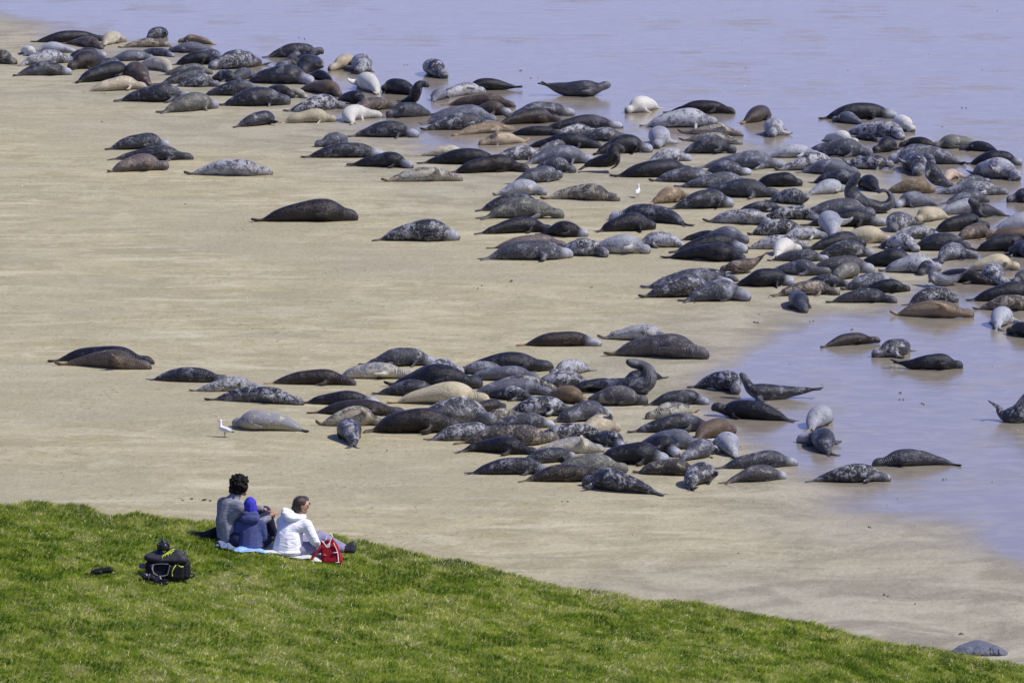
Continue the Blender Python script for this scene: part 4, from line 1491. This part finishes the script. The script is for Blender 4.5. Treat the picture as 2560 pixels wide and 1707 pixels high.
# ------------------------------------------------------------------ things lying on the grass
def crumpled(name, corners, mat, label, cat, h=0.03, n=34, seed=0, thick=0.012, round_=0.25):
    """a cloth laid on the slope: a thick wrinkled sheet between four source-pixel corners"""
    C = [hill_at(*c) for c in corners]
    org = (C[0] + C[1] + C[2] + C[3]) / 4
    vs = []; fs = []
    for side in (1, 0):
        for j in range(n):
            for i in range(n):
                u, v = i / (n - 1), j / (n - 1)
                p = (C[0] * (1 - u) + C[1] * u) * (1 - v) + (C[3] * (1 - u) + C[2] * u) * v
                e = min(u, 1 - u, v, 1 - v) * 5
                wob = 0.05 * float(vnoise(u * 5 + v * 3, v * 5, seed + 9) - .5)
                x, y = p.x + wob, p.y + wob
                z = float(hill_z(x, y)) + 0.03
                zz = z + min(1, e) * h * (0.35 + 1.1 * float(fbm(np.array(u * 7.0), np.array(v * 4.0 + u * 2), seed, 3)))
                vs.append((x - org.x, y - org.y, (zz if side else z - thick) - org.z))
    N = n * n
    for j in range(n - 1):
        for i in range(n - 1):
            a = j * n + i
            fs.append((a, a + 1, a + n + 1, a + n)); fs.append((N + a, N + a + n, N + a + n + 1, N + a + 1))
    for i in range(n - 1):
        for a, b in ((i, i + 1), ((n - 1) * n + i + 1, (n - 1) * n + i), ((i + 1) * n, i * n), (i * n + n - 1, (i + 1) * n + n - 1)):
            fs.append((b, a, N + a, N + b))
    me = bpy.data.meshes.new(name); me.from_pydata(vs, [], fs); me.update()
    o = link(name, me, None, [mat]); o.location = org
    tag(o, label, cat)
    return o


def pattern_mat():
    k = Nodes('patterned_blue_fabric')
    co = k.n('ShaderNodeTexCoord').outputs['Object']
    v = k.n('ShaderNodeTexVoronoi'); k.l(co, v.inputs['Vector']); v.inputs['Scale'].default_value = 42
    f = k.remap(v.outputs['Distance'], 0.34, 0.26)
    h = k.n('ShaderNodeSeparateColor'); k.l(v.outputs['Color'], h.inputs[0])
    dots = k.mix(k.remap(h.outputs[0], 0.45, 0.55), (0.75, 0.75, 0.72), (0.55, 0.06, 0.05))
    keep = k.math('MULTIPLY', f, k.remap(h.outputs[1], 0.35, 0.4))
    k.l(k.mix(keep, (0.22, 0.42, 0.80), dots), k.b.inputs['Base Color'])
    k.b.inputs['Roughness'].default_value = 0.8
    k.bump(k.noise(co, 12, 2), 0.4, 0.02)
    return k.m


DENIM = cloth_mat('denim', (0.075, 0.105, 0.17), (0.17, 0.22, 0.31), 0.6, 0.03, 9)
PALE_BLANKET = cloth_mat('pale_green_blanket', (0.52, 0.57, 0.53), (0.60, 0.64, 0.60), 0.5, 0.02, 8)
BLACK_CLOTH = cloth_mat('black_cloth', (0.014, 0.014, 0.018), (0.024, 0.024, 0.03), 0.6, 0.03, 8)
crumpled('blanket', [(1040, 1175), (1810, 1300), (1790, 1190), (1060, 1030)], PALE_BLANKET, 'pale grey green blanket spread under the person in white', 'blanket', 0.03, seed=3)
crumpled('patterned_mat', [(655, 1165), (1085, 1190), (1070, 1085), (690, 1080)], pattern_mat(), 'light blue sitting mat with small red and white marks', 'mat', 0.018, seed=5)
crumpled('denim_garment', [(395, 1090), (665, 1140), (690, 1050), (470, 1025)], DENIM, 'crumpled faded denim garment beside the person in grey', 'garment', 0.035, seed=8)


def ob(name, root, shapes, mat, vox=0.008, sm=2):
    return link(name, hull_mesh(name, shapes, vox, sm), root, [mat])


def top(name, X, Y, label, cat, tile=TP, rz=0.0):
    r = empty(name, hill_at(X, Y, tile), rz)
    tag(r, label, cat)
    return r


# black jacket left of the man; its outer end models his cast shadow
r = top('black_garment', 350, 985, 'black garment with modelled shadow at the back of the person in grey', 'garment')
ob('sleeve_shadow', r, [[((-.19, .03, .06), (.04, .04, .03)), ((-.08, .02, .06), (.05, .05, .035))]], BLACK_CLOTH)
ob('fabric', r, [[((-.07, .02, .05), (.07, .07, .04)), ((.05, .04, .08), (.07, .08, .06)), ((.10, .03, .06), .06)], [((.03, 0, .11), (.05, .05, .03)), ((.08, .02, .13), (.03, .04, .03))]], BLACK_CLOTH)

# red bag
RED = cloth_mat('red_canvas', (0.27, 0.008, 0.018), (0.33, 0.012, 0.024), 0.5, 0.02, 7)
WHITE_TRIM = simple('cream_webbing', (0.75, 0.72, 0.66), (0.68, 0.64, 0.58), 30, 0.7)
r = top('red_bag', 1925, 1290, 'red canvas bag with cream piping standing open at the edge of the blanket', 'bag')
ob('bag_body', r, [[((-.085, -.03, .03), .035), ((.105, -.02, .03), .035), ((.10, .08, .03), .035), ((-.08, .08, .03), .035), ((-.105, -.02, .20), .022), ((.055, -.01, .20), .024), ((.05, .07, .20), .03), ((-.10, .07, .20), .02)],
                   [((-.115, -.02, .20), .014), ((-.118, .0, .275), .010), ((-.06, -.015, .20), .014)],
                   [((.03, -.015, .20), .018), ((.005, .01, .305), .010), ((.055, .0, .22), .018), ((-.03, .0, .22), .014)],
                   [((-.10, .06, .20), .014), ((-.06, .07, .26), .010), ((.03, .07, .26), .010), ((.05, .06, .20), .014)]], RED, 0.007, 2)
link('lining', tube_mesh('lining', curve_pts([(-.118, -.018, .280), (-.085, -.030, .245), (-.045, -.040, .195), (-.02, -.032, .245), (.004, -.01, .312)], 16), .0055), r, [WHITE_TRIM])
link('handle', tube_mesh('handle', curve_pts([(-.07, .02, .27), (-.045, .04, .325), (-.005, .04, .345), (.02, .03, .31)], 14), .008, flat=.6), r, [WHITE_TRIM])
link('piping', tube_mesh('piping', curve_pts([(.03, -.045, .255), (.075, -.048, .14), (.088, -.055, .02)], 12), .0085, flat=.5), r, [WHITE_TRIM])
link('strap_tab', tube_mesh('strap_tab', [(.018, -.058, .135), (.075, -.056, .142)], .010, flat=.5), r, [WHITE_TRIM])
link('strap_tab', tube_mesh('strap_tab', [(.045, -.060, .016), (.10, -.056, .022)], .010, flat=.5), r, [WHITE_TRIM])
link('label_patch', tube_mesh('label_patch', [(-.098, -.056, .11), (-.06, -.062, .11)], .009, flat=.4), r, [simple('woven_patch', (.45, .22, .17), (.6, .5, .42), 60)])
link('shoulder_strap', tube_mesh('shoulder_strap', curve_pts([(-.10, -.03, .225), (-.16, -.06, .16), (-.215, -.08, .09), (-.27, -.10, .035)], 14), [.016]*2+[.024]*4+[.034]*4+[.030]*3, flat=.4), r, [RED])
link('rope', tube_mesh('rope', curve_pts([(-.27, -.10, .035), (-.22, -.12, .05), (-.16, -.11, .045), (-.12, -.06, .03)], 14), .010), r, [WHITE_TRIM])
ob('tissue', r, [[((-.055, -.035, .205), (.022, .008, .012)), ((-.02, -.035, .235), (.012, .008, .02))], [((-.03, -.035, .21), (.015, .01, .022))]], WHITE_TRIM, 0.006)

# rucksack with a camera on it
TB = (180, 1320, 6.72)
CHARC = cloth_mat('charcoal_ripstop', (0.026, 0.026, 0.031), (0.038, 0.038, 0.045), 0.6, 0.025, 9, 0.6, 0.25)
BLACK_NYLON = cloth_mat('black_nylon', (0.007, 0.007, 0.008), (0.013, 0.013, 0.015), 0.5, 0.02, 9, 0.6, 0.2)
NEON = simple('neon_yellow_cord', (0.62, 0.72, 0.05), (0.55, 0.64, 0.04), 30, 0.6)
GREYW = simple('grey_webbing', (0.15, 0.15, 0.165), (0.20, 0.20, 0.22), 30, 0.7)
r = top('rucksack', 1600, 862, 'black rucksack with neon yellow cords lying on the open grass', 'rucksack', TB)
ob('main_compartment', r, [[((-.20, 0, .045), .045), ((.22, 0, .045), .045), ((-.20, .20, .045), .045), ((.22, .20, .045), .045), ((-.21, .02, .17), .045), ((.21, .02, .17), .045), ((-.20, .18, .17), .045), ((.21, .18, .17), .045)]], BLACK_NYLON, 0.009, 3)
ob('top_lid', r, [[((-.215, .03, .255), (.055, .07, .045)), ((-.06, .0, .235), (.06, .07, .045)), ((-.10, .12, .28), (.06, .07, .05))],
                  [((-.02, -.005, .235), (.06, .06, .04)), ((.17, .0, .235), (.08, .08, .05)), ((.06, .10, .30), (.08, .09, .05)), ((.12, .02, .295), (.055, .05, .045))]], CHARC, 0.009, 3)
ob('front_pocket', r, [[((.03, -.05, .04), .03), ((.17, -.05, .04), .03), ((.03, -.045, .15), .03), ((.17, -.045, .15), .03)]], BLACK_NYLON, 0.008, 3)
ob('harness_pad', r, [[((-.17, -.045, .06), .028), ((-.03, -.05, .03), .028)], [((-.17, -.045, .06), .028), ((-.185, -.03, .16), .03)]], BLACK_NYLON, 0.008, 3)
ob('side_pocket', r, [[((-.30, .03, .155), (.03, .03, .03)), ((-.22, .04, .15), (.03, .04, .03))]], simple('slate_panel', (.09, .09, .12), (.12, .12, .15), 20, .5), 0.008, 2)
link('hip_strap', tube_mesh('hip_strap', curve_pts([(-.155, -.065, .19), (-.165, -.080, .155), (-.15, -.085, .10), (-.10, -.088, .065), (-.045, -.088, .06), (.005, -.082, .075)], 20), .012, flat=.5), r, [GREYW])
link('hip_strap', tube_mesh('hip_strap', curve_pts([(.005, -.082, .065), (.02, -.085, .12), (.035, -.078, .185)], 10), .011, flat=.5), r, [GREYW])
link('carry_loop', tube_mesh('carry_loop', curve_pts([(-.155, -.065, .19), (-.08, -.075, .20), (.02, -.072, .197)], 10), .007, flat=.5), r, [GREYW])
for pts in ([(.105, -.06, .185), (.075, -.082, .14), (.06, -.084, .10), (.065, -.084, .055)], [(.12, -.05, .19), (.16, -.07, .165), (.19, -.06, .165)]):
    link('cord', tube_mesh('cord', curve_pts(pts, 12), .0055), r, [NEON])
for k in range(4):
    x = -.055 + k * .032
    link('cord', tube_mesh('cord', curve_pts([(x, -.060 + k * .012, .262 + k * .010), (x + .012, -.055 + k * .014, .292 + k * .010), (x + .036, -.04 + k * .02, .300 + k * .012)], 8), .0048), r, [NEON])
link('cord', tube_mesh('cord', curve_pts([(-.06, -.055, .262), (-.01, -.02, .305), (.05, .0, .345), (.09, .02, .352)], 12), .0055), r, [NEON])
ob('buckle', r, [[((.20, .06, .30), (.014, .012, .022)), ((.225, .06, .325), (.010, .010, .012))]], GREYW, 0.006, 1)
link('strap', tube_mesh('strap', curve_pts([(.22, -.03, .04), (.28, -.04, .035), (.31, -.03, .06), (.27, -.02, .08)], 12), .016, flat=.5), r, [BLACK_NYLON])
link('strap', tube_mesh('strap', curve_pts([(.24, .0, .18), (.27, -.02, .15), (.30, -.03, .135)], 8), .006, flat=.5), r, [BLACK_NYLON])
link('strap', tube_mesh('strap', curve_pts([(.05, -.08, .02), (.08, -.11, .02), (.105, -.13, .015)], 8), .006, flat=.5), r, [BLACK_NYLON])

r2 = empty('camera', r.location + Vector((-.035, .055, .325)))
r2.scale = (1.3, 1.3, 1.3)
tag(r2, 'black camera resting on top of the rucksack', 'camera')
ob('camera_body', r2, [[((-.045, .0, .015), .014), ((.035, .0, .015), .014), ((-.045, .0, .065), .014), ((.035, .0, .065), .014), ((-.045, .03, .015), .014), ((.035, .03, .065), .014)],
                       [((-.01, .01, .085), (.022, .02, .016))]], BLACK_GLOSS, 0.005, 1)
ob('lens', r2, [[((.0, -.03, .042), (.036, .006, .036)), ((.0, -.005, .042), (.034, .006, .034))], [((0, -.045, .042), (.031, .012, .031))]], BLACK_GLOSS, 0.005, 1)
ob('grip', r2, [[((-.052, -.015, .02), .012), ((-.052, -.015, .06), .012)]], BLACK_GLOSS, 0.005, 1)

r3 = top('camera', 1420, 935, 'black camera with a long lens lying in the grass against the rucksack', 'camera', TB)
ob('lens_barrel', r3, [[((-.13, .02, .085), (.045, .04, .042)), ((-.04, .0, .065), .038)]], BLACK_NYLON, 0.006, 2)
ob('lens_hood', r3, [[((-.145, .025, .09), (.022, .052, .052)), ((-.11, .02, .083), (.02, .046, .046))]], BLACK_GLOSS, 0.006, 1)
ob('camera_body', r3, [[((-.01, -.02, .045), .03), ((.05, -.03, .035), .03), ((.03, -.0, .085), .024)], [((.07, -.05, .03), .026), ((.12, -.07, .025), .022)]], BLACK_GLOSS, 0.006, 1)
link('lens_ring', tube_mesh('lens_ring', [(-.085, .012, .075), (-.078, .011, .074)], .044, 14), r3, [GREYW])
link('neck_strap', tube_mesh('neck_strap', curve_pts([(.03, -.05, .06), (.10, -.07, .07), (.15, -.05, .04), (.08, -.10, .02)], 12), .011, flat=.4), r3, [BLACK_NYLON])

r4 = top('lens_pouch', 440, 815, 'small black pouch with a loop strap lying alone left of the rucksack', 'pouch', TB)
ob('pouch_body', r4, [[((-.03, .02, .055), .035), ((.135, .03, .075), .038)], [((-.05, .01, .05), .03), ((.02, .0, .05), .03)]], BLACK_NYLON, 0.007, 2)
ob('flap', r4, [[((-.155, .0, .03), (.02, .02, .014)), ((-.07, .0, .035), (.04, .03, .02))]], BLACK_NYLON, 0.007, 2)
link('strap', tube_mesh('strap', curve_pts([(-.08, .0, .05), (-.06, .01, .105), (-.02, .01, .13), (.03, .01, .12), (.045, .0, .08)], 16), .007, flat=.6), r4, [BLACK_NYLON])
link('strap', tube_mesh('strap', curve_pts([(.13, .0, .045), (.18, -.01, .035), (.215, -.01, .04)], 8), .009, flat=.5), r4, [BLACK_NYLON])
link('strap', tube_mesh('strap', curve_pts([(-.15, .0, .03), (-.19, -.01, .02), (-.22, -.02, .015)], 8), .006, flat=.5), r4, [BLACK_NYLON])

# ------------------------------------------------------------------ gulls
G_WHITE = simple('white_feathers', (.80, .80, .79), (.74, .74, .74), 30, .7, .2, 60)
G_GREY = simple('grey_wing_feathers', (.50, .51, .56), (.58, .59, .63), 30, .7, .2, 60)
G_BEAK = simple('yellow_beak', (.55, .38, .06), (.5, .33, .05), 30, .4)
G_LEG = simple('dull_pink_leg', (.42, .26, .17), (.38, .22, .14), 30, .5)
G_TAIL = simple('black_wing_tip', (.05, .045, .04), (.09, .08, .07), 30, .6)


def gull(p, rz, k, label):
    """stands facing -x locally"""
    r = empty('gull', p, rz); tag(r, label, 'gull', 'gulls on the sand')
    q = lambda *a: tuple(x * k for x in a)
    body = [[(q(-.055, 0, .20), (.055 * k, .055 * k, .062 * k)), (q(.06, 0, .165), (.07 * k, .055 * k, .05 * k)), (q(.14, 0, .145), .028 * k)],
            [(q(-.07, 0, .23), .042 * k), (q(-.065, 0, .31), .030 * k)], [(q(-.068, 0, .355), (.036 * k, .030 * k, .032 * k)), (q(-.065, 0, .31), .028 * k)],
            [(q(.14, 0, .145), (.03 * k, .03 * k, .014 * k)), (q(.20, 0, .125), (.02 * k, .03 * k, .008 * k))]]
    ob('body', r, body, G_WHITE, 0.008 * k, 2)
    for s in (1, -1):
        ob('wing', r, [[(q(-.045, s * .05, .215), (.02 * k, .012 * k, .03 * k)), (q(.06, s * .052, .185), (.05 * k, .014 * k, .04 * k)), (q(.17, s * .03, .15), (.03 * k, .012 * k, .014 * k))]], G_GREY, 0.007 * k, 1)
        ob('wing_tip', r, [[(q(.17, s * .022, .148), .013 * k), (q(.235, s * .010, .128), .006 * k)]], G_TAIL, 0.005 * k, 1)
        link('leg', tube_mesh('leg', [q(.03, s * .025, .13), q(.025, s * .025, .06), q(.03, s * .025, .006)], [.008 * k, .006 * k, .006 * k], 6), r, [G_LEG])
        link('foot', hull_mesh('foot', [[(q(.03, s * .025, .006), .006 * k), (q(-.025, s * .045, .005), .005 * k), (q(-.025, s * .008, .005), .005 * k)]], .004 * k, 0), r, [G_LEG])
    link('beak', tube_mesh('beak', [q(-.098, 0, .352), q(-.125, 0, .350), q(-.148, 0, .340)], [.012 * k, .009 * k, .004 * k], 7), r, [G_BEAK])


g = ground(559, 1094)
gull(Vector(g), math.radians(-18), 1.0, 'white gull standing side on, at the nose of a silver seal')
g = ground(1595, 495)
gull(Vector(g), math.radians(-100), 0.98, 'white gull with its back turned, standing in a gap of the upper crowd')

# ------------------------------------------------------------------ rock, seaweed and litter of the tide
ROCK = simple('blue_grey_rock', (.095, .105, .130), (.13, .14, .165), 9, .85, .7, 14, (2, 2, .6), bdist=.03)
rk = ground(2452, 1640)
m = mpp(1640)
r = hull_mesh('rock', [[((-.42, .10, .03), .09), ((.40, .08, .02), .09), ((-.30, .16, .13), .10), ((.0, .16, .155), .11), ((.27, .15, .12), .10), ((0, .5, .05), .2)],
                       [((-.40, .0, .0), .07), ((-.2, -.01, .06), .10), ((-.22, .05, .10), .12)], [((-.07, -.02, .06), .11), ((.10, -.01, .06), .12), ((.02, .05, .12), .12)],
                       [((.27, .0, .05), .11), ((.40, .01, .0), .07), ((.25, .05, .09), .12)]], 0.02, 2)
o = link('rock', r, None, [ROCK]); o.location = (rk[0], rk[1] + .12, 0.0); o.scale = (1.0, 1.0, 0.62)
tag(o, 'low blue grey rock half hidden by the foot of the grassy slope', 'rock')
for i, x in enumerate((.165, .31, -.37)):
    c = link('crack', tube_mesh('crack', curve_pts([(x + .01, -.02 + .01, .20 - .04 * i * (i < 2)), (x, -.085, .12), (x + .035, -.12, .02)], 8), .010 if i < 2 else .006, 6), o, [BLACK_SHOE])

WEED = simple('brown_seaweed', (.075, .058, .032), (.12, .09, .05), 40, .6, .6, 60)
for i, (u, v, s, t) in enumerate(((457, 1251, .030, 'smallest dark seaweed clump, leftmost of the row near the black haired person'), (480, 1247, .036, 'pointed dark seaweed clump, second in the row near the black haired person'),
                                  (510, 1251, .052, 'largest flat seaweed clump in the row near the black haired person'), (526, 1252, .034, 'round dark seaweed clump nearest the black haired person'))):
    g = ground(u, v); rr = random.Random(i)
    sh = [[((rr.uniform(-s, s) * .7, rr.uniform(-s, s), s * .2), (s * .6, s * .5, s * .35)), ((rr.uniform(-s, s) * .6, rr.uniform(-s, s), s * .5), (s * .3, s * .3, s * .25))] for _ in range(4)]
    o = link('seaweed_clump', hull_mesh('seaweed_clump', sh, s * .15, 1), None, [WEED]); o.location = g
    tag(o, t, 'seaweed', 'seaweed clumps on the sand')


def litter():
    """scattered shell grit, scraps of weed and worm casts too small to count"""
    rng = np.random.default_rng(21)
    vs = []; fs = []; mi = []
    spots = []
    for i in range(150):
        u, v = rng.uniform(-100, 2660), rng.uniform(-20, 1600) ** 1.0
        spots.append((u, v, rng.uniform(.010, .018), 0 if rng.uniform() < .6 else 1))
    for (u, v) in ((630, 150), (752, 97), (2415, 270), (2356, 317), (1870, 170), (1015, 163), (2118, 825), (2030, 803), (2255, 1000), (2310, 1010), (2362, 1199), (2173, 1318), (2216, 1487), (2400, 1585), (1891, 806), (1340, 195), (1300, 176), (260, 305), (1400, 1255), (250, 235), (700, 560), (610, 575), (460, 512), (1200, 715), (1190, 722), (1270, 702), (1480, 718), (2250, 983)):
        for _ in range(2):
            spots.append((u + rng.normal() * 6, v + rng.normal() * 1.0, rng.uniform(.020, .042), 0))
    for u, v, s, c in spots:
        g = ground(u, v); b = len(vs)
        w, d, h = s * rng.uniform(.8, 2.2), s * rng.uniform(.8, 1.6), s * rng.uniform(.25, .5)
        a = rng.uniform(0, 3.14); ca, sa = math.cos(a), math.sin(a)
        for k in range(6):
            t = k * math.pi / 3; q = rng.uniform(.7, 1.2)
            x, y = math.cos(t) * w * q, math.sin(t) * d * q
            vs.append((g[0] + x * ca - y * sa, g[1] + x * sa + y * ca, -.01))
        vs.append((g[0], g[1], h + .02))
        for k in range(6):
            fs.append((b + k, b + (k + 1) % 6, b + 6)); mi.append(c)
    me = bpy.data.meshes.new('tide_litter'); me.from_pydata(vs, [], fs); me.update()
    o = link('tide_litter', me, None, [WEED, simple('shell', (.7, .68, .6), (.6, .57, .5), 30, .6)], smooth=False)
    me.polygons.foreach_set('material_index', mi)
    tag(o, 'sparse scraps of weed and shell strewn over the sand', 'litter', kind='stuff')


litter()
